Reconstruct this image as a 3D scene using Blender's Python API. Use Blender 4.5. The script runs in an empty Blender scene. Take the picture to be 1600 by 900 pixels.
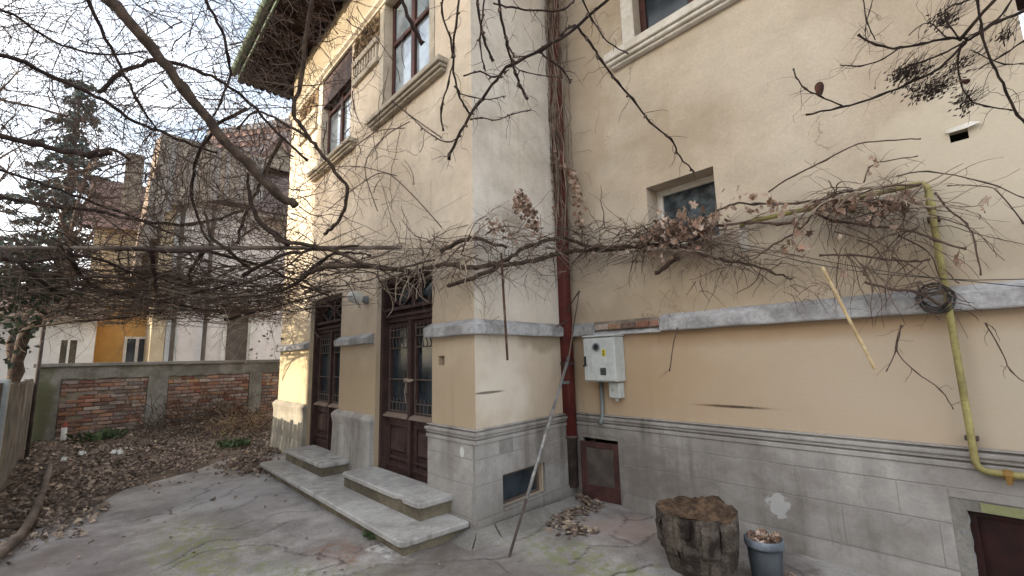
import bpy, bmesh, math, random
import numpy as np
from mathutils import Vector, Matrix, noise as mnoise
R = math.radians
random.seed(7)
sc = bpy.context.scene
COL = sc.collection

# ------------------------------------------------------------------ camera
YAW, PITCH, ROLL = 0.82856, 0.15390, -0.02544
CAM = Vector((3.548, -2.739, 1.6))
FPX = 707.55                                   # focal length in pixels of a 1600 wide frame
_f = Vector((-math.sin(YAW)*math.cos(PITCH), math.cos(YAW)*math.cos(PITCH), math.sin(PITCH)))
_r0 = Vector((math.cos(YAW), math.sin(YAW), 0)); _u0 = _r0.cross(_f)
_r = _r0*math.cos(ROLL) + _u0*math.sin(ROLL); _u = _u0*math.cos(ROLL) - _r0*math.sin(ROLL)
cam = bpy.data.objects.new('camera', bpy.data.cameras.new('camera')); COL.objects.link(cam)
M = Matrix((( _r.x, _u.x, -_f.x, CAM.x), (_r.y, _u.y, -_f.y, CAM.y), (_r.z, _u.z, -_f.z, CAM.z), (0,0,0,1)))
cam.matrix_world = M
cam.data.sensor_width = 36; cam.data.lens = FPX*36/1600
cam.data.clip_start = 0.05; cam.data.clip_end = 2000
sc.camera = cam

def ray(px, py): return _f + _r*((px-800)/FPX) + _u*((450-py)/FPX)
def on(px, py, ax, val):
    v = ray(px, py); i = 'xyz'.index(ax)
    return CAM + v*((val-CAM[i])/v[i])
def dep(px, py, d): return CAM + ray(px, py)*d

# ------------------------------------------------------------------ light
SUN_EL, SUN_ROT = R(13), R(195)
w = bpy.data.worlds.new('World'); sc.world = w; w.use_nodes = True
nt = w.node_tree; N = nt.nodes; L = nt.links
bg = N['Background']; bg.inputs['Strength'].default_value = 0.15
sky = N.new('ShaderNodeTexSky'); sky.sky_type = 'NISHITA'; sky.sun_disc = False
sky.sun_elevation = SUN_EL; sky.sun_rotation = SUN_ROT
sky.air_density = 1.0; sky.dust_density = 1.5; sky.ozone_density = 1.0
tc = N.new('ShaderNodeTexCoord'); mp = N.new('ShaderNodeMapping'); mp.inputs['Scale'].default_value = (1.6, 1.6, 3.2)
nz = N.new('ShaderNodeTexNoise'); nz.inputs['Scale'].default_value = 1.7; nz.inputs['Detail'].default_value = 6
cr = N.new('ShaderNodeValToRGB'); cr.color_ramp.elements[0].position = 0.28; cr.color_ramp.elements[1].position = 0.62
mx = N.new('ShaderNodeMixRGB'); mx.inputs['Color2'].default_value = (5.0, 4.95, 4.9, 1)
ml = N.new('ShaderNodeMath'); ml.operation = 'MULTIPLY'; ml.inputs[1].default_value = 0.9
L.new(tc.outputs['Generated'], mp.inputs[0]); L.new(mp.outputs[0], nz.inputs['Vector']); L.new(nz.outputs['Fac'], cr.inputs[0])
L.new(cr.outputs[0], ml.inputs[0]); L.new(ml.outputs[0], mx.inputs['Fac'])
L.new(sky.outputs[0], mx.inputs['Color1']); L.new(mx.outputs[0], bg.inputs['Color'])
sl = bpy.data.lights.new('sun', 'SUN'); sl.energy = 2.0; sl.angle = R(0.5); sl.color = (1.0, 0.86, 0.66)
so = bpy.data.objects.new('sun', sl); COL.objects.link(so)
sd = Vector((math.sin(SUN_ROT)*math.cos(SUN_EL), math.cos(SUN_ROT)*math.cos(SUN_EL), math.sin(SUN_EL)))
so.rotation_euler = sd.to_track_quat('Z', 'Y').to_euler()
so.location = (0, -20, 20)
vs = sc.view_settings; vs.view_transform = 'Standard'; vs.look = 'None'; vs.gamma = 1; vs.exposure = 1.98

# ------------------------------------------------------------------ materials
def srgb(r, g, b):
    f = lambda c: (c/255/12.92) if c/255 <= .04045 else ((c/255+.055)/1.055)**2.4
    return (f(r), f(g), f(b), 1)
class NG:
    def __init__(s, name):
        s.m = bpy.data.materials.new(name); s.m.use_nodes = True
        s.t = s.m.node_tree; s.b = s.t.nodes['Principled BSDF']
        s.geo = s.t.nodes.new('ShaderNodeNewGeometry')
    def n(s, typ, **kw):
        x = s.t.nodes.new('ShaderNode'+typ)
        for k, v in kw.items(): setattr(x, k, v)
        return x
    def l(s, a, b): s.t.links.new(a, b)
    def pos(s, scale=(1,1,1)):
        mp = s.n('Mapping'); mp.inputs['Scale'].default_value = scale
        s.l(s.geo.outputs['Position'], mp.inputs['Vector']); return mp.outputs[0]
    def noise(s, scale, detail=4, vec=None, rough=.55):
        x = s.n('TexNoise'); x.inputs['Scale'].default_value = scale; x.inputs['Detail'].default_value = detail; x.inputs['Roughness'].default_value = rough
        s.l(vec if vec else s.geo.outputs['Position'], x.inputs['Vector']); return x.outputs['Fac']
    def ramp(s, fac, a, b, ca=0., cb=1.):
        x = s.n('MapRange'); x.inputs[1].default_value = a; x.inputs[2].default_value = b; x.inputs[3].default_value = ca; x.inputs[4].default_value = cb
        x.interpolation_type = 'SMOOTHSTEP'; s.l(fac, x.inputs[0]); return x.outputs[0]
    def mix(s, fac, a, b, mode='MIX'):
        x = s.n('MixRGB', blend_type=mode)
        for sock, v in ((x.inputs[0], fac), (x.inputs[1], a), (x.inputs[2], b)):
            if isinstance(v, (int, float)): sock.default_value = v
            elif isinstance(v, tuple): sock.default_value = v
            else: s.l(v, sock)
        return x.outputs[0]
    def math(s, op, a, b=0.):
        x = s.n('Math', operation=op)
        for sock, v in ((x.inputs[0], a), (x.inputs[1], b)):
            if isinstance(v, (int, float)): sock.default_value = v
            else: s.l(v, sock)
        return x.outputs[0]
    def spot(s, c, r, soft=.35, dist=.35, nscale=4, frag=0):
        """ragged patch at a place of its own"""
        v = s.n('VectorMath', operation='SUBTRACT'); s.l(s.geo.outputs['Position'], v.inputs[0]); v.inputs[1].default_value = c
        d = s.n('VectorMath', operation='DIVIDE'); s.l(v.outputs[0], d.inputs[0]); d.inputs[1].default_value = r
        ln = s.n('VectorMath', operation='LENGTH'); s.l(d.outputs[0], ln.inputs[0])
        nn = s.noise(nscale, 5); a = s.math('ADD', ln.outputs['Value'], s.math('MULTIPLY', s.math('SUBTRACT', nn, .5), dist*6))
        m = s.ramp(a, 1+soft, 1-soft)
        if frag: m = s.math('MULTIPLY', m, s.ramp(s.noise(frag, 6, rough=.7), .42, .58))
        return m
def surf(name, c1, c2, scale=1.5, fine=40, fineamt=.25, rough=.9, bump=.3, bdist=.01, streak=None, spots=(), zband=None, metal=0., rand=0., ao=None, spec=.3, grime=None, cracks=0.):
    g = NG(name)
    col = g.mix(g.ramp(g.noise(scale, 6), .35, .65), c1, c2)
    fn = g.noise(fine, 5, rough=.65)
    col = g.mix(min(.5, fineamt*1.6+.12), col, g.mix(g.ramp(g.noise(scale*4.3, 7, rough=.7), .3, .7), (.62,.61,.60,1), (1.05,1.05,1.05,1)), 'MULTIPLY')
    col = g.mix(fineamt, col, g.mix(g.ramp(fn, .3, .7), (0.25,.25,.25,1), (1,1,1,1)), 'MULTIPLY')
    if grime:
        gc, ga = grime
        gm = g.math('MULTIPLY', g.ramp(g.noise(.55, 9, g.pos((1,1,1.5)), .68), .46, .68), ga)
        col = g.mix(gm, col, gc)
        rs = g.math('MULTIPLY', g.ramp(g.noise(1.0, 7, g.pos((5,5,.22)), .62), .52, .72), g.ramp(g.noise(.5, 4), .42, .62))
        col = g.mix(g.math('MULTIPLY', rs, ga*.8), col, gc)
    if cracks:
        vr = g.n('TexVoronoi', feature='DISTANCE_TO_EDGE'); vr.inputs['Scale'].default_value = .62
        va = g.n('VectorMath', operation='ADD'); nn = g.n('TexNoise'); nn.inputs['Scale'].default_value = 2.2; nn.inputs['Detail'].default_value = 6
        g.l(g.geo.outputs['Position'], nn.inputs['Vector']); vs_ = g.n('VectorMath', operation='SCALE'); vs_.inputs['Scale'].default_value = .8
        g.l(nn.outputs['Color'], vs_.inputs[0]); g.l(g.geo.outputs['Position'], va.inputs[0]); g.l(vs_.outputs[0], va.inputs[1]); g.l(va.outputs[0], vr.inputs['Vector'])
        ck = g.math('MULTIPLY', g.ramp(vr.outputs['Distance'], .006, .001), g.ramp(g.noise(.8, 3), .52, .64))
        col = g.mix(g.math('MULTIPLY', ck, cracks), col, srgb(96,84,70))
    if zband:
        z0, z1, c, amt = zband
        sx = g.n('SeparateXYZ'); g.l(g.geo.outputs['Position'], sx.inputs[0])
        zz = g.math('ADD', sx.outputs[2], g.math('MULTIPLY', g.math('SUBTRACT', g.noise(1.3, 5), .5), 1.0))
        col = g.mix(g.math('MULTIPLY', g.ramp(zz, z1, z0), amt), col, c)
    if streak:
        c, amt, lo = streak
        st = g.noise(1.0, 6, g.pos((7, 7, .5)), .6)
        st2 = g.noise(.9, 3)
        col = g.mix(g.math('MULTIPLY', g.math('MULTIPLY', g.ramp(st, lo, lo+.2), g.ramp(st2, .35, .65)), amt), col, c)
    for sp in spots:
        c, r, cc, amt = sp[:4]; kw = sp[4] if len(sp) > 4 else {}
        col = g.mix(g.math('MULTIPLY', g.spot(c, r, **kw), amt), col, cc)
    if rand:
        oi = g.n('ObjectInfo'); hv = g.n('HueSaturation')
        g.l(g.math('ADD', g.math('MULTIPLY', oi.outputs['Random'], rand*2), 1-rand), hv.inputs['Value']); g.l(col, hv.inputs['Color'])
        g.l(g.math('ADD', g.math('MULTIPLY', oi.outputs['Random'], .03), .485), hv.inputs['Hue'])
        g.l(g.math('SUBTRACT', 1.15, g.math('MULTIPLY', g.math('FRACT', g.math('MULTIPLY', oi.outputs['Random'], 7.3)), .8)), hv.inputs['Saturation'])
        col = hv.outputs[0]
    g.l(col, g.b.inputs['Base Color'])
    g.b.inputs['Roughness'].default_value = rough; g.b.inputs['Metallic'].default_value = metal
    g.b.inputs['Specular IOR Level'].default_value = spec
    if bump:
        bp = g.n('Bump'); bp.inputs['Strength'].default_value = bump; bp.inputs['Distance'].default_value = bdist
        h = g.math('ADD', g.math('MULTIPLY', g.noise(fine*.25, 4), 1.), g.math('MULTIPLY', fn, .5))
        g.l(h, bp.inputs['Height']); g.l(bp.outputs[0], g.b.inputs['Normal'])
    return g.m
def flat(name, c, rough=.5, metal=0., fine=30, amt=.15):
    return surf(name, c, tuple(x*.8 for x in c[:3])+(1,), 3, fine, amt, rough, .1, .003, metal=metal)
def glassmat(name, c, rough=.08, refl=.5):
    g = NG(name)
    g.l(g.mix(g.ramp(g.noise(3, 5), .35, .7), c, tuple(min(1, x*2.2+.01) for x in c[:3])+(1,)), g.b.inputs['Base Color'])
    g.b.inputs['Roughness'].default_value = rough; g.b.inputs['Specular IOR Level'].default_value = refl
    g.b.inputs['Coat Weight'].default_value = .6 if c[0] > .05 else .12; g.b.inputs['Coat Roughness'].default_value = .05
    bp = g.n('Bump'); bp.inputs['Strength'].default_value = .06; bp.inputs['Distance'].default_value = .02
    g.l(g.noise(2.5, 2), bp.inputs['Height']); g.l(bp.outputs[0], g.b.inputs['Normal'])
    return g.m
def leafmat(name, cs):
    g = NG(name)
    at = g.n('Attribute'); at.attribute_name = 'tint'
    oi = g.n('ObjectInfo')
    v = g.math('FRACT', g.math('ADD', at.outputs['Fac'], oi.outputs['Random']))
    x = g.n('ValToRGB'); e = x.color_ramp.elements
    e[0].color = cs[0]; e[1].color = cs[-1]
    for i, c in enumerate(cs[1:-1]): q = e.new((i+1)/(len(cs)-1)); q.color = c
    g.l(v, x.inputs[0])
    col = g.mix(.4, x.outputs[0], g.mix(g.noise(60, 3), (.3,.3,.3,1), (1.2,1.2,1.2,1)), 'MULTIPLY')
    g.l(col, g.b.inputs['Base Color']); g.b.inputs['Roughness'].default_value = .85
    return g.m

PLASTER = srgb(206, 184, 152)
MT = {}
MT['plaster_front'] = surf('plaster_front', srgb(228,213,192), srgb(213,196,174), .9, 45, .14, .93, .3, .006, grime=(srgb(156,140,118), .5), cracks=.5,
    streak=(srgb(140,120,95), .35, .55), zband=(1.3, 2.7, srgb(168,149,124), .9),
    spots=[((-5.6,0,1.5), (1.0,.5,.9), srgb(214,196,158), .6)])
MT['plaster_return'] = surf('plaster_return', srgb(236,229,219), srgb(222,212,199), .9, 45, .14, .93, .3, .006, grime=(srgb(150,140,124), .5), cracks=.5,
    streak=(srgb(140,125,105), .35, .55), zband=(1.25, 2.6, srgb(178,158,132), .75),
    spots=[((0,.35,1.35), (.3,.42,.4), srgb(218,208,194), .9, dict(soft=.8)), ((0,.2,1.27), (.2,.22,.012), srgb(80,72,62), .8, dict(dist=.1)), ((0,1.2,1.8), (.3,.5,.15), srgb(140,124,100), .6)])
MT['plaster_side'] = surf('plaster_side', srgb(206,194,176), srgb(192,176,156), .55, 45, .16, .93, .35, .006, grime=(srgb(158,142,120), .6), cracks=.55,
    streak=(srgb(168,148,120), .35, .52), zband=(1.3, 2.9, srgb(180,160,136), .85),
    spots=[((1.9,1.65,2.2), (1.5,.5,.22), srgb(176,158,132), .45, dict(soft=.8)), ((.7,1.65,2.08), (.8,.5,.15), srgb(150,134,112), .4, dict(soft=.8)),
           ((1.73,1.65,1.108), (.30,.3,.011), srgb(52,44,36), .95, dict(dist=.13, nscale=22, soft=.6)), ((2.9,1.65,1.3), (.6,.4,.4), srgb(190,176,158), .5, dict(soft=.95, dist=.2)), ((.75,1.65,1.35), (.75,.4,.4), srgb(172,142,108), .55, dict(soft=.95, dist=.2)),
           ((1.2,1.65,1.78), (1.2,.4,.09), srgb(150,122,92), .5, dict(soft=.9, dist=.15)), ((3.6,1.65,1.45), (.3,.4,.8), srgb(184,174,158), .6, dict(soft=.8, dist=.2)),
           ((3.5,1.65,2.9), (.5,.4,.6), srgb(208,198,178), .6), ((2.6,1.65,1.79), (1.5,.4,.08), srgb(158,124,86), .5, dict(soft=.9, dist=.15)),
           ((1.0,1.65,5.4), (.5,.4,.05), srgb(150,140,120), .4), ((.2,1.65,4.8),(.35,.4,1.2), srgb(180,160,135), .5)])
MT['plinth'] = surf('plinth', srgb(176,172,168), srgb(152,147,143), 2.2, 55, .16, .93, .5, .006, streak=(srgb(92,86,78), .6, .48),
    zband=(-.45, .5, srgb(92,84,74), .85), grime=(srgb(108,100,92), .7), cracks=.5,
    spots=[((2.05,1.62,.33), (.08,.2,.085), srgb(190,190,191), .6, dict(dist=.5, nscale=16, soft=.15)), ((-.17,-.05,.72), (.035,.1,.05), srgb(205,205,200), .9, dict(dist=.1))])
MT['plinth_sunny'] = surf('plinth_sunny', srgb(172,166,152), srgb(150,144,132), 2.2, 50, .25, .93, .4, .006, streak=(srgb(92,88,82), .4, .55))
MT['joint'] = flat('joint', srgb(150,147,143), .95)
MT['ledge'] = surf('ledge', srgb(196,196,198), srgb(158,157,157), 4, 30, .35, .9, .6, .008, streak=(srgb(92,88,86), .75, .50))
MT['cement'] = surf('cement', srgb(150,147,141), srgb(126,123,117), 2.2, 40, .3, .92, .5, .006)
MT['sill'] = surf('sill', srgb(196,186,168), srgb(170,160,144), 3, 40, .2, .9, .3, .005, streak=(srgb(110,102,90), .5, .5))
MT['white_trim'] = surf('white_trim', srgb(226,222,214), srgb(204,198,186), 3, 40, .15, .8, .2, .004)
MT['frieze'] = surf('frieze', srgb(172,160,138), srgb(150,138,118), 1.4, 40, .25, .9, .3, .006)
MT['stucco_relief'] = surf('stucco_relief', srgb(158,134,102), srgb(112,92,70), 9, 40, .5, .9, .9, .03)
MT['door_wood'] = surf('door_wood', srgb(78,56,52), srgb(58,40,39), 6, 70, .35, .65, .35, .004, streak=(srgb(108,90,82), .5, .52))
MT['window_wood'] = surf('window_wood', srgb(92,52,44), srgb(66,40,36), 5, 60, .3, .6, .3, .004)
MT['iron'] = flat('iron', srgb(104,92,86), .7, .1)
MT['weathered_sill'] = flat('weathered_sill', srgb(140,122,110), .85)
MT['glass_dark'] = glassmat('glass_dark', (.014,.020,.026,1), .15, .35)
MT['glass_sky'] = glassmat('glass_sky', (.16,.19,.21,1), .12, .8)
MT['glass_frost'] = surf('glass_frost', srgb(92,104,112), srgb(30,40,48), 8, 40, .3, .5, .4, .01, spec=.2)
MT['soffit'] = surf('soffit', srgb(54,36,33), srgb(36,25,23), 5, 50, .35, .85, .3, .004)
MT['gutter'] = flat('gutter', srgb(96,112,98), .6)
MT['tile'] = surf('tile', srgb(140,108,96), srgb(108,84,76), 4, 30, .4, .9, .3, .006, rand=.15)
MT['pipe_red'] = surf('pipe_red', srgb(112,52,46), srgb(88,42,39), 5, 60, .3, .6, .2, .003, streak=(srgb(150,132,120), .5, .6))
MT['pipe_iron'] = surf('pipe_iron', srgb(92,78,72), srgb(66,58,54), 6, 50, .3, .75, .3, .004)
MT['pipe_yellow'] = surf('pipe_yellow', srgb(176,166,108), srgb(146,136,88), 5, 50, .3, .6, .2, .003, streak=(srgb(120,92,50), .5, .55))
MT['rusty_brass'] = flat('rusty_brass', srgb(140,108,56), .6, .2)
MT['box_grey'] = surf('box_grey', srgb(202,206,204), srgb(188,192,190), 4, 40, .1, .5, .08, .003, streak=(srgb(150,150,146), .4, .58))
MT['plastic_dark'] = flat('plastic_dark', srgb(44,50,52), .3)
MT['grey_mid'] = flat('grey_mid', srgb(128,134,134), .5)
MT['sticker_yellow'] = flat('sticker_yellow', srgb(226,206,30), .5, amt=.05)
MT['ink'] = flat('ink', srgb(60,56,40), .6)
MT['lamp_glass'] = surf('lamp_glass', srgb(232,232,228), srgb(210,210,204), 8, 40, .15, .3, .05, .002)
MT['hatch_red'] = surf('hatch_red', srgb(88,58,54), srgb(70,48,46), 5, 50, .3, .6, .25, .003, streak=(srgb(130,110,100), .4, .58))
MT['hatch_sheet'] = surf('hatch_sheet', srgb(96,88,82), srgb(78,70,66), 6, 50, .3, .6, .25, .003)
MT['dark_board'] = surf('dark_board', srgb(52,24,22), srgb(38,18,17), 6, 60, .35, .6, .3, .004)
MT['lime_paint'] = flat('lime_paint', srgb(140,142,104), .85)
MT['void'] = flat('void', srgb(24,22,21), .95)
MT['brick'] = surf('brick', srgb(176,128,106), srgb(140,108,92), 3.5, 50, .45, .95, .8, .01, rand=.38, streak=(srgb(150,144,132), .75, .46))
MT['mortar'] = surf('mortar', srgb(160,150,136), srgb(126,116,104), 5, 40, .35, .95, .7, .01)
MT['pillar'] = surf('pillar', srgb(150,148,142), srgb(118,116,108), 2.5, 35, .3, .95, .4, .008, spots=[((-9.4,-3.45,.9), (.3,.16,.7), srgb(92,96,70), .8)])
MT['stone_step'] = surf('stone_step', srgb(190,188,184), srgb(164,161,157), 2.5, 60, .3, .9, .45, .005, streak=(srgb(108,104,98), .6, .46), grime=(srgb(108,102,94), .6), cracks=.6)
MT['step_riser'] = surf('step_riser', srgb(128,118,100), srgb(96,88,76), 3, 50, .4, .95, .5, .006)
MT['bark'] = surf('bark', srgb(96,80,68), srgb(64,53,46), 12, 60, .45, .95, .9, .008)
MT['bark_dark'] = surf('bark_dark', srgb(70,56,50), srgb(48,39,36), 12, 60, .4, .95, .6, .006)
MT['twig'] = surf('twig', srgb(112,94,84), srgb(80,66,59), 4, 40, .3, .9, .0)
MT['twig_grey'] = surf('twig_grey', srgb(132,118,106), srgb(96,84,76), 4, 40, .3, .9, .0)
MT['twig_pale'] = surf('twig_pale', srgb(176,160,142), srgb(140,124,110), 4, 40, .3, .9, .0)
MT['stump_bark'] = surf('stump_bark', srgb(104,94,86), srgb(54,44,40), 9, 50, .5, .95, 1., .02, streak=(srgb(132,122,108), .7, .5))
MT['stump_top'] = surf('stump_top', srgb(112,90,70), srgb(70,55,44), 14, 50, .4, .95, .9, .015)
MT['bucket'] = surf('bucket', srgb(72,77,82), srgb(58,63,68), 3, 40, .15, .5, .1, .003)
MT['bucket_rim'] = surf('bucket_rim', srgb(128,136,146), srgb(92,100,108), 9, 40, .25, .6, .2, .004)
MT['steel_pole'] = surf('steel_pole', srgb(172,170,168), srgb(132,130,128), 8, 40, .25, .45, .15, .002, metal=.3)
MT['cane'] = surf('cane', srgb(206,184,144), srgb(168,140,100), 6, 40, .25, .7, .1, .002)
MT['rod_brown'] = surf('rod_brown', srgb(104,76,60), srgb(80,58,48), 6, 40, .25, .8, .1, .002)
MT['cable'] = flat('cable', srgb(58,56,56), .7)
MT['fence_wood'] = surf('fence_wood', srgb(138,126,106), srgb(100,92,80), 3, 50, .35, .92, .4, .005, rand=.15, streak=(srgb(80,74,56), .6, .5))
MT['metal_white'] = flat('metal_white', srgb(186,190,190), .5)
MT['house_white'] = surf('house_white', srgb(224,216,210), srgb(212,204,198), 1.2, 30, .1, .92, .2, .006)
MT['house_cream'] = surf('house_cream', srgb(206,190,160), srgb(190,172,142), 1.2, 30, .1, .92, .2, .006)
MT['house_orange'] = surf('house_orange', srgb(200,158,98), srgb(186,144,86), 1.2, 30, .1, .92, .2, .006)
MT['house_pale'] = surf('house_pale', srgb(214,214,212), srgb(196,196,194), 1.2, 30, .1, .92, .2, .006)
MT['timber_dark'] = surf('timber_dark', srgb(168,154,138), srgb(138,126,114), 4, 40, .4, .9, .4, .006, rand=.12)
MT['shutter'] = surf('shutter', srgb(104,96,86), srgb(88,80,72), 4, 40, .2, .8, .2, .004)
MT['conifer'] = leafmat('conifer', [srgb(92,108,108), srgb(72,88,88), srgb(114,128,126), srgb(64,76,78)])
MT['ivy'] = leafmat('ivy', [srgb(60,72,50), srgb(44,52,38), srgb(84,84,58)])
MT['weed'] = leafmat('weed', [srgb(72,88,52), srgb(52,70,42), srgb(98,108,68)])
MT['leaf_dark'] = surf('leaf_dark', srgb(92,52,36), srgb(60,38,30), 30, 80, .4, .8, .3, .003)
MT['dead_leaf'] = leafmat('dead_leaf', [srgb(184,158,138), srgb(140,110,92), srgb(206,184,166), srgb(104,78,64), srgb(170,136,114)])
MT['litter'] = leafmat('litter', [srgb(142,124,110), srgb(98,82,73), srgb(184,164,142), srgb(80,68,62), srgb(124,107,97), srgb(158,138,122)])
MT['straw'] = leafmat('straw', [srgb(176,150,110), srgb(132,106,80), srgb(110,84,64)])
MT['soil'] = surf('soil', srgb(120,104,90), srgb(88,76,66), 3, 40, .5, .97, .8, .015)
MT['scrap_white'] = flat('scrap_white', srgb(214,214,210), .8)
MT['post_red'] = flat('post_red', srgb(160,90,76), .7)
MT['paving'] = surf('paving', srgb(174,169,165), srgb(136,131,128), 1.6, 60, .35, .93, .6, .006, grime=(srgb(92,82,74), .85),
    spots=[((-1.5,-1.95,0), (.85,.32,1), srgb(118,122,70), .7, dict(soft=.8, nscale=7, dist=.6, frag=11)), ((-.1,-1.5,0), (.5,.22,1), srgb(112,118,74), .7, dict(soft=.8, frag=12)),
           ((1.05,.25,0), (.62,.26,1), srgb(120,124,70), .7, dict(soft=.8, nscale=7, dist=.6, frag=11)), ((.35,-1.1,0), (.5,.2,1), srgb(112,116,78), .7, dict(soft=.8, frag=12)),
           ((-.55,-1.05,0), (.28,.16,1), srgb(132,98,82), .75, dict(soft=.9, dist=.5, frag=9)), ((-.35,-.75,0), (.3,.1,1), srgb(205,203,198), .7, dict(dist=.5, frag=10)),
           ((.9,1.1,0), (.3,.3,1), srgb(150,128,118), .6, dict(soft=.6)), ((-3.6,-1.3,0), (.9,.5,1), srgb(150,150,150), .6, dict(soft=.6)),
           ((1.3,-.5,0), (.8,.4,1), srgb(96,84,76), .5, dict(soft=.7)), ((-1.4,-2.7,0), (1.4,.5,1), srgb(92,80,78), .5, dict(soft=.6))])

# ------------------------------------------------------------------ mesh helpers
LOC = {}
SKEW = [0.]                      # the return wall is not quite square to the front
class MB:
    def __init__(s): s.v = []; s.f = []; s.t = []
    def add(s, vs, fs, tint=None):
        o = len(s.v); s.v += [tuple(v) for v in vs]; s.f += [tuple(i+o for i in f) for f in fs]
        if tint is not None: s.t += [tint]*len(fs)
        return s
    def box(s, x0, x1, y0, y1, z0, z1):
        return s.add([(x0,y0,z0),(x1,y0,z0),(x1,y1,z0),(x0,y1,z0),(x0,y0,z1),(x1,y0,z1),(x1,y1,z1),(x0,y1,z1)],
                     [(0,3,2,1),(4,5,6,7),(0,1,5,4),(1,2,6,5),(2,3,7,6),(3,0,4,7)])
    def obox(s, c, ax, ay, az):
        c, ax, ay, az = map(Vector, (c, ax, ay, az)); vs = []
        for k in (-1, 1):
            for a, b in ((-1,-1),(1,-1),(1,1),(-1,1)): vs.append(c+ax*a+ay*b+az*k)
        return s.add(vs, [(0,3,2,1),(4,5,6,7),(0,1,5,4),(1,2,6,5),(2,3,7,6),(3,0,4,7)])
    def bar(s, p, q, w, h=None, up=(0,0,1)):
        p, q = Vector(p), Vector(q); d = q-p; up = Vector(up)
        a = d.cross(up); a = a.normalized() if a.length > 1e-6 else Vector((1,0,0)); b = a.cross(d).normalized()
        return s.obox((p+q)/2, d/2, a*w/2, b*(h or w)/2)
    def tube(s, pts, rad, n=5, cap=True):
        pts = [Vector(p) for p in pts]; k = len(pts)
        if isinstance(rad, (int, float)): rad = [rad]*k
        t = (pts[1]-pts[0]).normalized(); a = t.orthogonal().normalized(); vs = []; 
        for i in range(k):
            t2 = (pts[min(i+1,k-1)]-pts[max(i-1,0)])
            t2 = t2.normalized() if t2.length > 1e-9 else t
            a = (a - t2*a.dot(t2)); a = a.normalized() if a.length > 1e-6 else t2.orthogonal().normalized()
            b = t2.cross(a)
            for j in range(n):
                th = 2*math.pi*j/n; vs.append(pts[i]+(a*math.cos(th)+b*math.sin(th))*rad[i])
        fs = [(i*n+j, i*n+(j+1)%n, (i+1)*n+(j+1)%n, (i+1)*n+j) for i in range(k-1) for j in range(n)]
        if cap: fs += [tuple(range(n-1,-1,-1)), tuple((k-1)*n+j for j in range(n))]
        return s.add(vs, fs)
    def prism(s, poly, axis, a0, a1):
        """poly in the two other axes, extruded along axis"""
        def P(u, v, a): return {'x':(a,u,v),'y':(u,a,v),'z':(u,v,a)}[axis]
        n = len(poly); vs = [P(u,v,a0) for u,v in poly]+[P(u,v,a1) for u,v in poly]
        fs = [tuple(range(n-1,-1,-1)), tuple(range(n,2*n))]+[(i,(i+1)%n,(i+1)%n+n,i+n) for i in range(n)]
        return s.add(vs, fs)
    def lathe(s, c, prof, n=24):
        c = Vector(c); k = len(prof); vs = []
        for r, z in prof:
            for j in range(n): th = 2*math.pi*j/n; vs.append(c+Vector((r*math.cos(th), r*math.sin(th), z)))
        fs = [(i*n+j, i*n+(j+1)%n, (i+1)*n+(j+1)%n, (i+1)*n+j) for i in range(k-1) for j in range(n)]
        return s.add(vs, fs)
    def panel(s, ax, val, u0, u1, z0, z1, holes=(), depth=0.):
        """wall sheet at ax=val with real openings and reveals going back by depth (signed)"""
        us = sorted({u0, u1, *[h[0] for h in holes], *[h[1] for h in holes]}); zs = sorted({z0, z1, *[h[2] for h in holes], *[h[3] for h in holes]})
        us = [u for u in us if u0 <= u <= u1]; zs = [z for z in zs if z0 <= z <= z1]
        P = (lambda u, z, o=0.: (u, val+o, z)) if ax == 'y' else (lambda u, z, o=0.: (val+o, u, z))
        for a, b in zip(us, us[1:]):
            for c, d in zip(zs, zs[1:]):
                m, k = (a+b)/2, (c+d)/2
                if any(h[0] < m < h[1] and h[2] < k < h[3] for h in holes): continue
                s.add([P(a,c),P(b,c),P(b,d),P(a,d)], [(0,1,2,3)])
        for h in holes:
            a, b, c, d = h[:4]; dd = h[4] if len(h) > 4 else depth
            c2 = max(c, z0)
            s.add([P(a,c2),P(a,d),P(a,d,dd),P(a,c2,dd)], [(0,1,2,3)]); s.add([P(b,c2),P(b,d),P(b,d,dd),P(b,c2,dd)], [(3,2,1,0)])
            s.add([P(a,d),P(b,d),P(b,d,dd),P(a,d,dd)], [(0,1,2,3)])
            if c >= z0: s.add([P(a,c),P(b,c),P(b,c,dd),P(a,c,dd)], [(3,2,1,0)])
        return s
    def wear(s, amt, scale=6):
        s.v = [tuple(Vector(v)+mnoise.noise_vector(Vector(v)*scale)*amt) for v in s.v]; return s
    def build(s, name, mat, parent=None, smooth=False, label=None, cat=None, group=None, kind=None, loc=None, sub=0, bevel=0):
        me = bpy.data.meshes.new(name)
        if SKEW[0]: s.v = [(v[0]-SKEW[0]*max(0., v[1]), v[1], v[2]) for v in s.v]
        off = Vector(LOC.get(parent.name, (0,0,0))) if parent else Vector(loc or (0,0,0))
        me.from_pydata([tuple(Vector(v)-off) for v in s.v], [], s.f)
        if s.t and len(s.t) == len(s.f):
            at = me.attributes.new('tint', 'FLOAT', 'FACE'); at.data.foreach_set('value', s.t)
        me.materials.append(MT[mat] if isinstance(mat, str) else mat)
        if smooth: me.polygons.foreach_set('use_smooth', [True]*len(me.polygons))
        me.validate(); me.update()
        o = bpy.data.objects.new(name, me); COL.objects.link(o)
        if parent: o.parent = parent
        else: o.location = off
        LOC[o.name] = off
        if bevel:
            b = o.modifiers.new('bevel', 'BEVEL'); b.width = bevel; b.segments = 1; b.limit_method = 'ANGLE'
        return tag(o, label, cat, group, kind)
def tag(o, label=None, cat=None, group=None, kind=None):
    if label: o['label'] = label
    if cat: o['category'] = cat
    if group: o['group'] = group
    if kind: o['kind'] = kind
    return o
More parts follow.
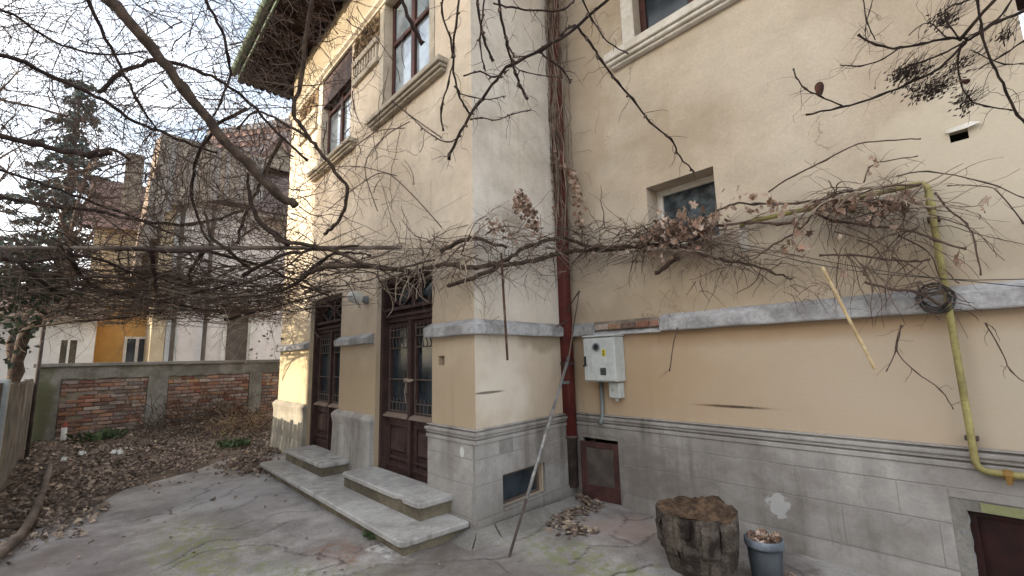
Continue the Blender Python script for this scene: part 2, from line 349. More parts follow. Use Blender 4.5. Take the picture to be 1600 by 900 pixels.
def thing(name, loc, label, cat, group=None):
    o = bpy.data.objects.new(name, None); COL.objects.link(o); o.location = loc; o.empty_display_size = .1
    LOC[o.name] = Vector(loc); return tag(o, label, cat, group)
def smoothpath(pts, k=4):
    pts = [Vector(p) for p in pts]; out = []
    for i in range(len(pts)-1):
        p0, p1, p2, p3 = pts[max(i-1,0)], pts[i], pts[i+1], pts[min(i+2,len(pts)-1)]
        for j in range(k):
            t = j/k; out.append(0.5*((2*p1)+(p2-p0)*t+(2*p0-5*p1+4*p2-p3)*t*t+(3*p1-p0-3*p2+p3)*t**3))
    return out+[pts[-1]]
def rvec(rng): 
    while True:
        v = Vector((rng.uniform(-1,1), rng.uniform(-1,1), rng.uniform(-1,1)))
        if .05 < v.length < 1: return v.normalized()
def walk(rng, p, d, length, nseg=6, jit=.35, grav=0., curl=None):
    pts = [Vector(p)]; d = Vector(d).normalized()
    for i in range(nseg):
        d = (d + rvec(rng)*jit + Vector((0,0,grav))).normalized(); pts.append(pts[-1]+d*length/nseg)
    return pts
def twigs(mb, rng, path, n, length, r, spread=.9, jit=.3, grav=0., sub=2, up=0., t0=0., sides=4):
    m = len(path)-1
    for _ in range(n):
        t = t0+(1-t0)*rng.random(); i = min(int(t*m), m-1); p = path[i].lerp(path[i+1], t*m-i); tan = (path[i+1]-path[i]).normalized()
        d = (tan*(1-spread*.5) + rvec(rng)*spread + Vector((0,0,up))).normalized()
        ln = length*rng.uniform(.4, 1.2)
        q = walk(rng, p, d, ln, 5, jit, grav)
        rr = r*rng.uniform(.6, 1.2)
        mb.tube(q, [rr*(1-.12*k) for k in range(len(q))], sides if rr > .003 else 3, False)
        if sub:
            twigs(mb, rng, q, sub if rng.random() < .7 else sub-1, ln*.5, rr*.65, spread, jit, grav, 0, up, .15, 3)
LEAFV = []
def leaf_shape(rng, size, flatn=False):
    """a curled lobed leaf, 12 triangles"""
    out = [(0,-.5),(.22,-.32),(.55,-.2),(.34,.05),(.48,.38),(.15,.3),(0,.62),(-.18,.3),(-.5,.34),(-.32,.02),(-.52,-.22),(-.2,-.34)]
    cx = rng.uniform(.2, .9)*(0.3 if flatn else 1); cy = rng.uniform(-.5, .7)*(0.3 if flatn else 1)
    f = lambda x, y: Vector((x*(1-.25*cx), y, cx*x*x*1.2+cy*y*y+rng.uniform(-.07,.07)))*size
    return [f(0, 0)]+[f(x, y) for x, y in out], [(0, i+1, (i+1) % 12+1) for i in range(12)]
def add_leaf(mb, rng, p, size, nrm=None, flatn=False):
    vs, fs = leaf_shape(rng, size*rng.uniform(.7, 1.25), flatn)
    if nrm is None: q = rvec(rng).to_track_quat('Z', 'Y')
    else: q = (Vector(nrm)+rvec(rng)*.45).normalized().to_track_quat('Z', 'Y')
    q = q @ Vector((0,0,1)).rotation_difference(Vector((0,0,1)))
    rot = Matrix.Rotation(rng.uniform(0, 6.28), 3, 'Z')
    mb.add([Vector(p)+q.to_matrix() @ (rot @ v) for v in vs], fs, rng.random())
def small_leaf(mb, rng, p, size, nrm=(0,0,1), tilt=.5):
    n = (Vector(nrm)+rvec(rng)*tilt).normalized(); a = n.orthogonal().normalized(); a.rotate(Matrix.Rotation(rng.uniform(0,6.28), 3, n)); b = n.cross(a)
    s = size*rng.uniform(.6, 1.3); c = rng.uniform(.1, .5)*s
    mb.add([p-a*s*.6, p+b*s*.42+n*c*.6, p+a*s*.6, p-b*s*.42+n*c, p+n*c*.1], [(0,4,1),(1,4,2),(2,4,3),(3,4,0)], rng.random())

# ------------------------------------------------------------------ SETTING: ground, paving
D = 1.648                       # set-back wing wall plane
def soil_h(x, y):
    h = -.03
    if x < -6.0: h += min(1, (-6.0-x)/3.5)*.21
    h += .30*math.exp(-(((x+8.9)/.75)**2+((y+.35)/.8)**2)) + .12*math.exp(-(((x+8.9)/.6)**2+((y+2.0)/.9)**2))
    if y < -3.0 and x < -2: h += min(.05, (-3.0-y)*.12)
    h += .025*mnoise.noise(Vector((x*1.7, y*1.7, 3))) + .02*mnoise.noise(Vector((x*6, y*6, 1)))
    return h
def grid_sheet(xs, ys, hf):
    m = MB(); nx = len(xs); ny = len(ys)
    m.v = [(x, y, hf(x, y)) for y in ys for x in xs]
    m.f = [(j*nx+i, j*nx+i+1, (j+1)*nx+i+1, (j+1)*nx+i) for j in range(ny-1) for i in range(nx-1)]
    return m
xs = [-400,-150,-60,-30,-20,-14]+[-12+.15*i for i in range(0,47)]+[-4.5,-3,-1,1,3,5,8,15,40,150,400]
ys = [-400,-150,-60,-30,-16,-10,-7,-5]+[-4.5+.12*i for i in range(0,48)]+[2,4,8,15,40,150,400]
grid_sheet(xs, ys, lambda x, y: soil_h(x, y) if -12.1 < x < -4.4 and -4.6 < y < 1.3 else -.06).build('ground', 'soil', kind='structure', smooth=True)

CR = []                         # crack polylines in the concrete (world x, y)
def crack(pts, seed):
    rng = random.Random(seed); q = [Vector((a, b)) for a, b in pts]
    for _ in range(4):
        o = [q[0]]
        for a, b in zip(q, q[1:]):
            d = b-a; o += [(a+b)/2+Vector((-d.y, d.x))*rng.uniform(-.16, .16), b]
        q = o
    CR.append(q)
def g2(px, py): p = on(px, py, 'z', 0); return (p.x, p.y)
for k, c in enumerate([[(395,745),(330,757),(300,780),(262,802),(200,815)], [(380,755),(352,775),(330,782),(285,800)], [(540,880),(430,850),(330,860),(260,890)],
        [(300,822),(370,824),(440,800),(520,790)], [(700,810),(640,830),(560,862),(480,900)], [(800,845),(870,800),(905,790)],
        [(970,800),(975,815),(955,835),(1000,850),(1040,830)], [(890,880),(920,850),(1000,852)], [(1040,800),(1000,812),(975,812)],
        [(660,900),(700,875),(790,870)], [(250,885),(330,845),(400,838),(460,812)], [(520,900),(600,880),(680,880)], [(400,720),(340,735),(270,752)],
        [(1020,880),(960,895),(900,930)], [(1225,880),(1262,905),(1300,940)], [(460,770),(400,775),(345,800)]]):
    crack([g2(*p) for p in c], 40+k)
gx = np.arange(-6.5, 3.4, .022); gy = np.arange(-3.7, 1.66, .022)
GX, GY = np.meshgrid(gx, gy); dist = np.full(GX.shape, 9.)
for q in CR:
    for a, b in zip(q, q[1:]):
        d = b-a; l2 = max(d.length_squared, 1e-9); t = np.clip(((GX-a.x)*d.x+(GY-a.y)*d.y)/l2, 0, 1)
        dist = np.minimum(dist, np.hypot(GX-a.x-t*d.x, GY-a.y-t*d.y))
edge = np.interp(GY, [-3.7,-2.75,-2.3,-1.5,-1.0,-.4,.2,1.7], [-3.0,-3.6,-4.7,-5.2,-5.8,-6.1,-6.3,-6.3])
_t = MT['paving'].node_tree; _b = _t.nodes['Principled BSDF']; _c = _b.inputs['Base Color'].links[0].from_socket
_a = _t.nodes.new('ShaderNodeAttribute'); _a.attribute_name = 'crack'; _m = _t.nodes.new('ShaderNodeMixRGB'); _m.inputs[2].default_value = srgb(58,52,48)
_t.links.new(_a.outputs['Fac'], _m.inputs[0]); _t.links.new(_c, _m.inputs[1]); _t.links.new(_m.outputs[0], _b.inputs['Base Color'])
P3 = np.zeros(GX.shape)
for j in range(GX.shape[0]):
    for i in range(GX.shape[1]):
        x, y = GX[j,i], GY[j,i]
        P3[j,i] = .012*mnoise.noise(Vector((x*1.3, y*1.3, 0)))+.004*mnoise.noise(Vector((x*7, y*7, 5)))+.0016*mnoise.noise(Vector((x*22, y*22, 5)))
wvar = np.array([[.008+.007*mnoise.noise(Vector((float(x)*2.5, float(y)*2.5, 9))) for x in gx] for y in gy]).clip(.003, .02)
Z = P3 - .016*np.exp(-(dist/np.maximum(wvar,.010))**2) - np.clip((edge+.35*P3*20-GX)*.5, 0, .12)
nx = len(gx); m = MB(); m.v = [(float(x), float(y), float(z)) for x, y, z in zip(GX.ravel(), GY.ravel(), Z.ravel())]
m.f = [(j*nx+i, j*nx+i+1, (j+1)*nx+i+1, (j+1)*nx+i) for j in range(len(gy)-1) for i in range(nx-1)]
pv = m.build('concrete_paving', 'paving', kind='structure', smooth=True)
at = pv.data.attributes.new('crack', 'FLOAT', 'POINT'); at.data.foreach_set('value', (np.exp(-(dist/wvar)**2)*.85).ravel().astype(np.float32))
MB().box(3.37, 14, -12, 1.66, -.2, -.004).build('yard_paving', 'paving', kind='structure')
MB().box(-3, 3.4, -12, -3.69, -.2, -.006).build('yard_paving', 'paving', kind='structure')
# cement apron round the projecting corner, broken into pieces
def apron(pts_top, pts_bot, wall_z=.07):
    q = [(x, y, wall_z) for x, y in pts_top]+[(x, y, .0) for x, y in pts_bot[::-1]]
    n = len(q); 
    return MB().add(q+[(x, y, -.06) for x, y, z in q], [tuple(range(n)), tuple(range(2*n-1, n-1, -1))]+[(i, i+n, (i+1) % n+n, (i+1) % n) for i in range(n)])
for q, b in ((((-.28,-.03),(-.115,-.03)), ((-.32,-.2),(-.12,-.25))), (((-.10,-.03),(.05,-.03)), ((-.105,-.25),(.26,-.27))), (((.05,-.03),(.05,.16)), ((.275,-.26),(.26,.08))),
             (((.05,.175),(.05,.62)), ((.26,.10),(.27,.60))), (((.05,.62),(.05,1.3)), ((.27,.60),(.28,1.28)))):
    apron(q, b).wear(.006, 9).build('cement_apron', 'cement', kind='structure')

# ------------------------------------------------------------------ THE HOUSE
house = thing('house', (0,0,0), 'old beige plastered two storey house with grey plinth, brown double doors and a projecting corner', 'house')
W1 = (-2.05,-.83,5.06,6.85); W2 = (-4.55,-3.22,5.06,6.85)
D1 = (-4.66,-3.32,.0,2.68); D2 = (-2.125,-.765,.0,2.68)
NICHE = (-.645,-.525,1.545,1.645,.09)
MB().panel('y', 0, -6.35, 0, -.1, 6.86, [D1, D2, W1, W2, NICHE], .34).build('wall', 'plaster_front', house)
MB().panel('y', 0, -6.35, 0, 6.86, 7.95).build('frieze', 'frieze', house)
SK = .122
SKEW[0] = SK; MB().panel('x', 0, 0, D, -.1, 7.95, [(.345,1.005,.155,.45,-.2)], -.2).build('wall', 'plaster_return', house); SKEW[0] = 0.
HATCH = (-.02,.48,-.1,.665); DARK = (3.2,4.4,.06,.53); SW = (1.02,1.768,2.72,3.44); UW = (1.02,2.3,5.22,6.9); HOLE = (3.435,3.53,3.04,3.12,.08)
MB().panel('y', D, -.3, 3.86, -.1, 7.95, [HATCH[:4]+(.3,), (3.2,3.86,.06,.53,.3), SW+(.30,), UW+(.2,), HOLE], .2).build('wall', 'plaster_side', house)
MB().add([(-6.35,0,-.1),(-6.35,9,-.1),(-6.35,9,7.95),(-6.35,0,7.95)], [(3,2,1,0)]).build('wall', 'plaster_front', house)
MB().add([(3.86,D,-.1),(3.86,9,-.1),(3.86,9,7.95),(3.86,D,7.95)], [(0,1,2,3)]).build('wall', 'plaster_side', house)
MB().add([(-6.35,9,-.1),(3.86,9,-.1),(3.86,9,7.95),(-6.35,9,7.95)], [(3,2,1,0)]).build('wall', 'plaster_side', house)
# niche lining, hole lining
MB().box(-.645,-.525,.09,.1,1.545,1.645).build('intercom_niche', 'white_trim', house)
MB().box(3.43,3.54,D+.08,D+.09,3.03,3.13).build('wall_hole', 'void', house)
MB().add([(3.43,D-.004,3.145),(3.55,D-.004,3.155),(3.60,D-.03,3.125),(3.52,D-.05,3.10),(3.44,D-.03,3.105),(3.415,D-.012,3.12)], [(0,1,2,3,4,5)]).build('peeling_plaster', 'white_trim', house)

# --- plinth: mouldings and blocks
def sub(rect, hole):
    u0,u1,z0,z1 = rect; a,b,c,d = hole
    if a >= u1 or b <= u0 or c >= z1 or d <= z0: return [rect]
    o = []
    if a > u0: o.append((u0,a,z0,z1))
    if b < u1: o.append((b,u1,z0,z1))
    m0, m1 = max(a,u0), min(b,u1)
    if c > z0: o.append((m0,m1,z0,c))
    if d < z1: o.append((m0,m1,d,z1))
    return o
def block(face, rect, dpt, mat='plinth', name='plinth_block', slope=0.):
    u0,u1,z0,z1 = rect; e = .0012; u0 += e; u1 -= e; z0 += e; z1 -= e
    if u1-u0 < .02 or z1-z0 < .02: return
    c = .0025; t = dpt
    o = [(u0,z0),(u1,z0),(u1,z1),(u0,z1)]; i = [(u0+c,z0+c),(u1-c,z0+c),(u1-c,z1-c),(u0+c,z1-c)]
    def P(u, z, k):
        ax, val, sg = face; dd = val+sg*k
        return (u, dd, z) if ax == 'y' else (dd, u, z)
    vs = [P(u,z,0.0) for u,z in o]+[P(u,z,t-c) for u,z in o]+[P(u,z,t+slope*(z1-z)) for u,z in i]
    fs = [(8,9,10,11)]+[(a, (a+1) % 4, (a+1) % 4+4, a+4) for a in range(4)]+[(a+4, (a+1) % 4+4, (a+1) % 4+8, a+8) for a in range(4)]
    if face[0] == 'x': fs = [f[::-1] for f in fs]
    MB().add(vs, fs).build(name, mat, house)
def plinth(face, u0, u1, joints1, joints2, holes, t=.04, mat='plinth', rows=((.665,.735),(.43,.66),(.135,.425),(-.08,.13)), back=True):
    ax, val, sg = face
    rects = [(u0,u1,rows[0][0],.80)]
    for jj, row in ((joints1, rows[1]), (joints2, rows[2]), (joints2[1::2], rows[3])):
        us = [u0]+list(jj)+[u1]; rects += [(a,b,row[0],row[1]) for a,b in zip(us,us[1:])]
    for h in holes: rects = [q for r in rects for q in sub(r, h)]
    for r in rects: block(face, r, t if r[3] > .2 else t+.012, mat)
    bk = [(u0,u1,-.1,.8)]
    for h in holes: bk = [q for r in bk for q in sub(r, h)]
    m = MB()
    for a,b,c,d in bk:
        lo, hi = sorted((val+sg*.002, val+sg*(t-.003)))
        m.box(a,b,lo,hi,c,d) if ax == 'y' else m.box(lo,hi,a,b,c,d)
    m.build('plinth_joint', 'joint', house)
def moulding(face, u0, u1, e0=0, e1=0):
    """three stepped courses on top of the plinth; e0/e1 mitre the ends round a corner"""
    ax, val, sg = face; prof = [(0,.80),(.052,.80),(.052,.836),(.022,.839),(.022,.848),(.050,.850),(.050,.872),(.066,.882),(.066,.908),(.020,.911),(.020,.922),(.046,.924),(.046,.934),(0,.938)]
    m = MB(); n = len(prof)
    def P(u, k, z): d = val+sg*k; return (u, d, z) if ax == 'y' else (d, u, z)
    vs = [P(u0-e0*k, k, z) for k,z in prof]+[P(u1+e1*k, k, z) for k,z in prof]
    m.add(vs, [tuple(range(n)), tuple(range(2*n-1,n-1,-1))]+[(i,i+n,(i+1) % n+n,(i+1) % n) for i in range(n)])
    m.build('plinth_moulding', 'plinth', house, bevel=.004)
FA = ('y', 0., -1); FR = ('x', 0., 1); FB = ('y', D, -1)
plinth(FA, -.79, .0, [-.376], [-.02], [])
block(FA, (-.765,.038,-.02,.12), .05)
moulding(FA, -.775, 0, .6, 1)
SKEW[0] = SK
plinth(FR, -.04, 1.62, [.55,1.12], [.3,.85,1.3], [(.33,1.02,.14,.465)])
moulding(FR, 0, 1.6, 1, 0)
SKEW[0] = 0.
plinth(FB, -.15, 3.86, [.95,1.5,2.2,2.85], [.75,1.25,1.9,2.5,3.05], [(-.06,.52,-.2,.70), (3.12,3.9,-.2,.60)])
moulding(FB, -.15, 3.86)
MB().add([(.52,D-.11,-.05),(3.12,D-.13,-.05),(3.12,D-.05,.13),(.52,D-.05,.13),(.52,D,.13),(3.12,D,.13),(3.12,D,-.05),(.52,D,-.05)],
         [(0,1,2,3),(3,2,5,4),(0,3,4,7),(1,6,5,2)]).build('plinth_base', 'plinth', house)
def pier_plinth(u0, u1, mat):
    """plain rendered pier foot, flaring at its top"""
    m = MB(); prof = [(.085,-.1),(.075,.12),(.062,.30),(.05,.72),(.062,.80),(.07,.83),(.07,.855),(.03,.90),(.0,.915)]
    n = len(prof); vs = []
    for k, z in prof: vs += [(u0-k*.75,-k,z),(u1+k*.75,-k,z),(u1+k*.75,.30,z),(u0-k*.75,.30,z)]
    fs = [(i*4+a, i*4+(a+1) % 4, i*4+4+(a+1) % 4, i*4+4+a) for i in range(n-1) for a in range(4)]
    m.add(vs, fs).wear(.004, 7).build('pier_base', mat, house, smooth=False)
pier_plinth(-3.42+.06, -2.125-.06, 'plinth')
pier_plinth(-6.40, -4.66-.06, 'plinth_sunny')
# --- string course
def ledge(ax, val, sg, u0, u1, top=2.0, bot=1.843, e0=0, e1=0, out=.085, seed=0):
    m = MB(); prof = [(-.002,bot),(out-.006,bot),(out,bot+.012),(out+.004,top-.06),(out-.014,top-.045),(-.002,top)]; n = len(prof); k = max(2, int((u1-u0)/.07))
    vs = []; rng = random.Random(seed)
    for i in range(k+1):
        u = u0+(u1-u0)*i/k; dz = .006*mnoise.noise(Vector((u*3, seed, 0)))
        for q, z in prof:
            uu = u
            if i == 0: uu = u0-e0*q
            if i == k: uu = u1+e1*q
            jit = .004*mnoise.noise(Vector((u*14, z*30, seed))) if q > 0 else 0
            d = val+sg*(q+jit); vs.append((uu, d, z+dz+jit) if ax == 'y' else (d, uu, z+dz+jit))
    fs = [(i*n+j, (i+1)*n+j, (i+1)*n+(j+1) % n, i*n+(j+1) % n) for i in range(k) for j in range(n)]
    fs += [tuple(range(n)), tuple(range((k+1)*n-1, k*n-1, -1))]
    m.add(vs, fs).build('ledge', 'ledge', house)
ledge('y', 0, -1, -.80, 0, e1=1, seed=1); SKEW[0] = SK; ledge('x', 0, 1, 0, 1.42, e0=1, seed=2); SKEW[0] = 0.
ledge('y', D, -1, -.15, .22, seed=3); ledge('y', D, -1, 1.10, 3.86, top=2.02, seed=4)
ledge('y', 0, -1, -3.36, -2.18, top=1.985, seed=5); ledge('y', 0, -1, -6.38, -4.70, top=1.975, seed=6)
ledge('y', D, -1, .22, 1.10, top=1.895, bot=1.845, out=.05, seed=8)
x = .235
for k in range(5):
    wd = [.19,.165,.17,.16,.14][k]
    m = MB().box(x, x+wd, D-.045-.006*(k % 2), D, 1.898, 1.962).wear(.006, 9); m.build('brick', 'brick', house, bevel=.006); x += wd+.012
MB().box(.222,1.10,D-.03,D+.002,1.894,2.0).wear(.008,5).build('mortar_bed', 'mortar', house)

# --- doors
def door(x0, x1, zb, label):
    y = .15; F = MB(); xm = (x0+x1)/2
    fw = .055
    F.box(x0, x0+fw, .06, .26, zb, 2.68); F.box(x1-fw, x1, .06, .26, zb, 2.68); F.box(x0+fw, x1-fw, .06, .26, 2.62, 2.679)
    fr = F.build('door', 'door_wood', house, label=label, bevel=.004)
    T = MB(); a, b = x0+fw, x1-fw
    T.box(a, b, y-.03, y+.08, 2.10, 2.16); T.box(a, b, y-.06, y+.08, 2.16, 2.195); T.box(a, b, y+.0, y+.08, 2.195, 2.245); T.box(a, b, y-.07, y+.08, 2.245, 2.29)
    T.build('transom_bar', 'door_wood', fr, bevel=.004)
    # transom light: pane, stiles and a lozenge in the middle of each half
    MB().box(a, b, y+.06, y+.07, 2.29, 2.62).build('transom_pane', 'glass_dark', fr)
    G = MB(); zc = 2.455; G.box(a, a+.05, y+.0, y+.06, 2.29, 2.62); G.box(b-.05, b, y, y+.06, 2.29, 2.62); G.box(xm-.03, xm+.03, y, y+.06, 2.29, 2.62)
    for c in ((a+xm)/2, (b+xm)/2):
        hw = (xm-a)/2-.03; hz = .15
        for p, q in (((c-hw,zc),(c,zc+hz)), ((c,zc+hz),(c+hw,zc)), ((c+hw,zc),(c,zc-hz)), ((c,zc-hz),(c-hw,zc))):
            G.bar((p[0], y+.03, p[1]), (q[0], y+.03, q[1]), .035, .03, (0,1,0))
    G.build('muntin', 'door_wood', fr)
    S = MB().box(xm-.032, xm+.032, y-.045, y+.05, zb+.01, 2.098); S.box(xm-.045, xm+.045, y-.055, y+.05, 2.03, 2.07)
    S.tube([(xm+.015,y-.05,1.20),(xm+.015,y-.1,1.20),(xm+.07,y-.1,1.20)], .009, 6)
    S.build('meeting_stile', 'door_wood', fr, bevel=.006)
    for s in (-1, 1):
        l, r = (a, xm-.032) if s < 0 else (xm+.032, b)
        st = .075
        Lf = MB().box(l, l+st, y, y+.05, zb, 2.095).box(r-st, r, y, y+.05, zb, 2.095).box(l+st, r-st, y, y+.05, 2.03, 2.095)
        Lf.box(l+st, r-st, y, y+.05, .80, .98).box(l+st, r-st, y, y+.05, zb, .36).box(l+st, r-st, y+.025, y+.05, .36, .80)
        Lf.box(l+.02, r-.02, y-.018, y, .40, .43).box(l+.02, r-.02, y-.02, y, .295, .33).box(l+.01, r-.01, y-.022, y, zb+.005, .235).box(l+.03, r-.03, y-.014, y, .80, .825)
        Lf.build('door_leaf', 'door_wood', fr, bevel=.005)
        c0, c1 = l+st+.03, r-st-.03
        P = MB(); o = [(c0,.47),(c1,.47),(c1,.775),(c0,.775)]; e = .035
        i = [(c0+e,.47+e),(c1-e,.47+e),(c1-e,.775-e),(c0+e,.775-e)]
        P.add([(u,y+.022,z) for u,z in o]+[(u,y-.016,z) for u,z in i], [(4,5,6,7)]+[(k,(k+1) % 4,(k+1) % 4+4,k+4) for k in range(4)])
        P.build('door_panel', 'door_wood', fr)
        MB().box(l+.0, r-.0, y-.065, y, .905, .925).add([(l,y-.065,.925),(r,y-.065,.925),(r,y,.96),(l,y,.96)], [(0,1,2,3)]).build('drip_moulding', 'weathered_sill', fr)
        MB().box(l+st, r-st, y+.03, y+.036, .98, 2.03).build('pane', 'glass_dark', fr)
        I = MB(); yy = y-.012; g0, g1 = l+st-.03, r-st+.03
        for z in (2.0, 1.905, 1.765, 1.375, 1.09, .985): I.bar((g0,yy,z), (g1,yy,z), .012, .012)
        for k in range(6):
            u = g0+.03+(g1-g0-.06)*k/5
            I.bar((u,yy,1.905),(u,yy,2.06),.009); I.bar((u,yy,.965),(u,yy,1.09),.009)
            I.tube([(u,yy,1.765),(u+.012,yy-.01,1.80),(u-.012,yy-.01,1.86),(u,yy,1.905)], .005, 4)
            if k < 5: I.tube([(u+.02,yy,1.09),(u+.035,yy-.008,1.12),(u+.02,yy-.008,1.145)], .005, 4)
        I.bar((g0+.015,yy,.97),(g0+.015,yy,2.06),.012); I.bar((g1-.015,yy,.97),(g1-.015,yy,2.06),.012)
        I.build('grille', 'iron', fr)
    # dark curtainless hall behind
    return fr
door(D1[0], D1[1], .18, 'narrower looking brown double door behind the lamp pier')
d2 = door(D2[0], D2[1], .18, 'brown double door with its handles tied together')
K = MB(); rng = random.Random(3)
for k in range(5):
    p = [Vector((-1.56,.10,1.39)), Vector((-1.50,.07,1.37+rng.uniform(-.03,.02))), Vector((-1.44,.06,1.36+rng.uniform(-.03,.03))), Vector((-1.38,.07,1.37+rng.uniform(-.02,.03))), Vector((-1.33,.10,1.375))]
    K.tube(smoothpath(p,3), .007, 4)
K.tube([(-1.47,.08,1.36),(-1.49,.07,1.24),(-1.47,.08,1.10)], .006, 4); K.tube([(-1.46,.08,1.36),(-1.455,.07,1.22)], .006, 4)
K.build('tied_rag', 'twig_pale', d2)
MB().box(-4.66,-3.32,.02,.33,.0,.18).build('threshold', 'step_riser', house); MB().box(-2.125,-.765,.02,.33,.0,.18).build('threshold', 'step_riser', house)

# --- windows
def window(x0, x1, z0, z1, y, frame_mat, pane_mat, mullion=True, transom=None, fw=.06, yb=.05, label=None):
    F = MB().box(x0,x0+fw,y,y+yb,z0,z1).box(x1-fw,x1,y,y+yb,z0,z1).box(x0+fw,x1-fw,y,y+yb,z1-fw,z1).box(x0+fw,x1-fw,y,y+yb,z0,z0+fw)
    xm = (x0+x1)/2
    if mullion: F.box(xm-.045,xm+.045,y-.012,y+yb,z0+fw,z1-fw)
    zs = [z0+fw]
    if transom:
        segs = ((x0+fw,xm-.045),(xm+.045,x1-fw)) if mullion else ((x0+fw,x1-fw),)
        for a,b in segs: F.box(a,b,y-.008,y+yb,transom-.035,transom+.035)
    w = F.build('window', frame_mat, house, label=label, bevel=.006)
    cols = ((x0+fw,xm-.045),(xm+.045,x1-fw)) if mullion else ((x0+fw,x1-fw),)
    rows = ((z0+fw,transom-.035),(transom+.035,z1-fw)) if transom else ((z0+fw,z1-fw),)
    for a,b in cols:
        for c,d in rows: MB().box(a,b,y+.03,y+.036,c,d).build('pane', pane_mat, w)
    return w
w1 = window(*W1, .12, 'window_wood', 'glass_sky', True, 6.18, label='brown casement window nearest the corner of the front')
w2 = window(*W2, .12, 'window_wood', 'glass_sky', True, 6.18, label='brown casement window with a roller box at its top')
MB().box(-4.55,-3.22,.02,.11,6.3,6.85).build('shutter_box', 'door_wood', w2)
def sill(x0, x1, y, z, mat='sill', parent=None, out=.13):
    m = MB().box(x0, x1, y-out, y+.1, z, z+.07); m.box(x0+.02, x1-.02, y-out+.03, y, z-.045, z-.001); m.box(x0+.04, x1-.04, y-out+.06, y, z-.085, z-.046)
    m.build('sill', mat, parent or house, bevel=.008)
sill(-2.36, -.44, 0, 5.0, parent=w1); sill(-4.85, -2.95, 0, 5.0, parent=w2)
for a, b in ((-2.19,-2.053), (-.827,-.72)): MB().box(a, b, -.012, .10, 5.075, 6.85).build('window_surround', 'sill', w1)
# stucco relief panels between the upper windows
for x0, x1 in ((-3.1,-2.22), (-5.75,-4.75)):
    m = MB().box(x0, x1, -.05, 0, 5.98, 6.08).box(x0, x1, -.06, 0, 6.30, 6.40)
    k = 9
    for i in range(k): u = x0+.06+(x1-x0-.12)*i/(k-1); m.box(u-.025,u+.025,-.035,0,6.082,6.298)
    rl = m.build('stucco_frieze', 'sill', house, bevel=.006)
    q = MB(); rng = random.Random(int(x0*10))
    for i in range(26):
        u = rng.uniform(x0+.05, x1-.05); z = rng.uniform(6.44, 6.8); c = []
        for j in range(7): c.append((u+.05*math.cos(j), -.02-.02*rng.random(), z+.05*math.sin(j)))
        q.tube(c, .016, 5)
    q.box(x0,x1,-.012,0,6.42,6.84)
    q.build('relief', 'stucco_relief', rl)
MB().prism([(-.001,6.82),(-.03,6.83),(-.03,6.87),(-.07,6.90),(-.07,6.95),(-.001,6.97)], 'x', -6.42, .07).build('cornice', 'sill', house)
# set-back wing windows
sw = window(*SW, D+.21, 'white_trim', 'glass_frost', False, None, .07, label='small white framed window above the dry vine')
uw = window(*UW, D+.14, 'window_wood', 'glass_dark', True, 6.2, .08, label='brown upper window in a white surround')
for a, b in ((.86,1.018),(2.302,2.46)): MB().box(a, b, D-.012, D+.139, 5.205, 6.9).build('window_surround', 'white_trim', uw)
m = MB().box(.66, 2.66, D-.14, D+.1, 5.10, 5.20).box(.68,2.64,D-.11,D,5.055,5.099).box(.71,2.61,D-.07,D,5.02,5.054); m.build('sill', 'white_trim', uw, bevel=.008)
# basement window in the return, dark boarded opening at the right
SKEW[0] = SK
bw = MB().box(-.09,-.05,.345,.385,.155,.45).box(-.09,-.05,.965,1.005,.155,.45).box(-.09,-.05,.385,.965,.42,.45).box(-.09,-.05,.385,.965,.155,.18).build('basement_window', 'iron', house)
MB().box(-.085,-.08,.385,.965,.18,.42).build('pane', 'glass_dark', bw)
MB().box(.0,.055,.335,1.015,.135,.158).build('sill', 'plinth', bw)
SKEW[0] = 0.
bo = MB().box(3.2,3.86,D+.03,D+.06,.06,.53).build('basement_board', 'dark_board', house)
m = MB().box(3.2,3.24,D+.0,D+.05,.06,.528).box(3.24,3.86,D+.002,D+.05,.495,.529); m.build('board_frame', 'dark_board', bo)
MB().box(3.27,3.86,D-.045,D-.0345,.535,.59).wear(.004,8).build('lintel', 'lime_paint', house)
m = MB(); rng = random.Random(5)
for z in (.08,.17,.25,.34,.42,.49): 
    wd = rng.uniform(.02,.055); m.box(3.195-wd, 3.198, D-.012-rng.random()*.02, D+.02, z, z+rng.uniform(.06,.085))
m.wear(.022, 14).build('broken_plaster', 'ledge', house)
for a, b, c, d in ((3.118,3.1985,-.05,.602),(3.1985,3.86,.531,.602)): MB().box(a,b,D-.034,D+.004,c,d).wear(.003,9).build('opening_margin', 'cement', house)
# cellar hatch
hf = MB().box(-.075,-.02,D-.05,D+.1,-.06,.70).box(.48,.535,D-.05,D+.1,-.06,.70).box(-.02,.48,D-.05,D+.1,.665,.70).build('hatch_frame', 'plinth', house)
MB().box(-.02,.48,D+.2,D+.21,-.1,.665).build('hatch_void', 'void', hf)
def hatchP(u, z, o): # leaf hinged on the right, swung out a little
    a = R(8); return (.475-(u)*math.cos(a)-o*math.sin(a)*0, D-.02-u*math.sin(a)-o, z)
H = MB()
def hb(u0,u1,z0,z1,o0,o1):
    vs = [hatchP(u,z,o) for z in (z0,z1) for u,o in ((u0,o0),(u1,o0),(u1,o1),(u0,o1))]
    return vs, [(0,3,2,1),(4,5,6,7),(0,1,5,4),(1,2,6,5),(2,3,7,6),(3,0,4,7)]
for r in ((0,.07,.0,.63),(.41,.49,.0,.63),(.07,.41,.565,.63),(.07,.41,.0,.16)): H.add(*hb(*r, 0, .02))
H.add(*hb(.445,.46,.36,.375,.02,.04))
H.build('hatch_door', 'hatch_red', hf, bevel=.003)
MB().add(*hb(.07,.41,.16,.565,.004,.012)).build('hatch_sheet', 'hatch_sheet', hf)
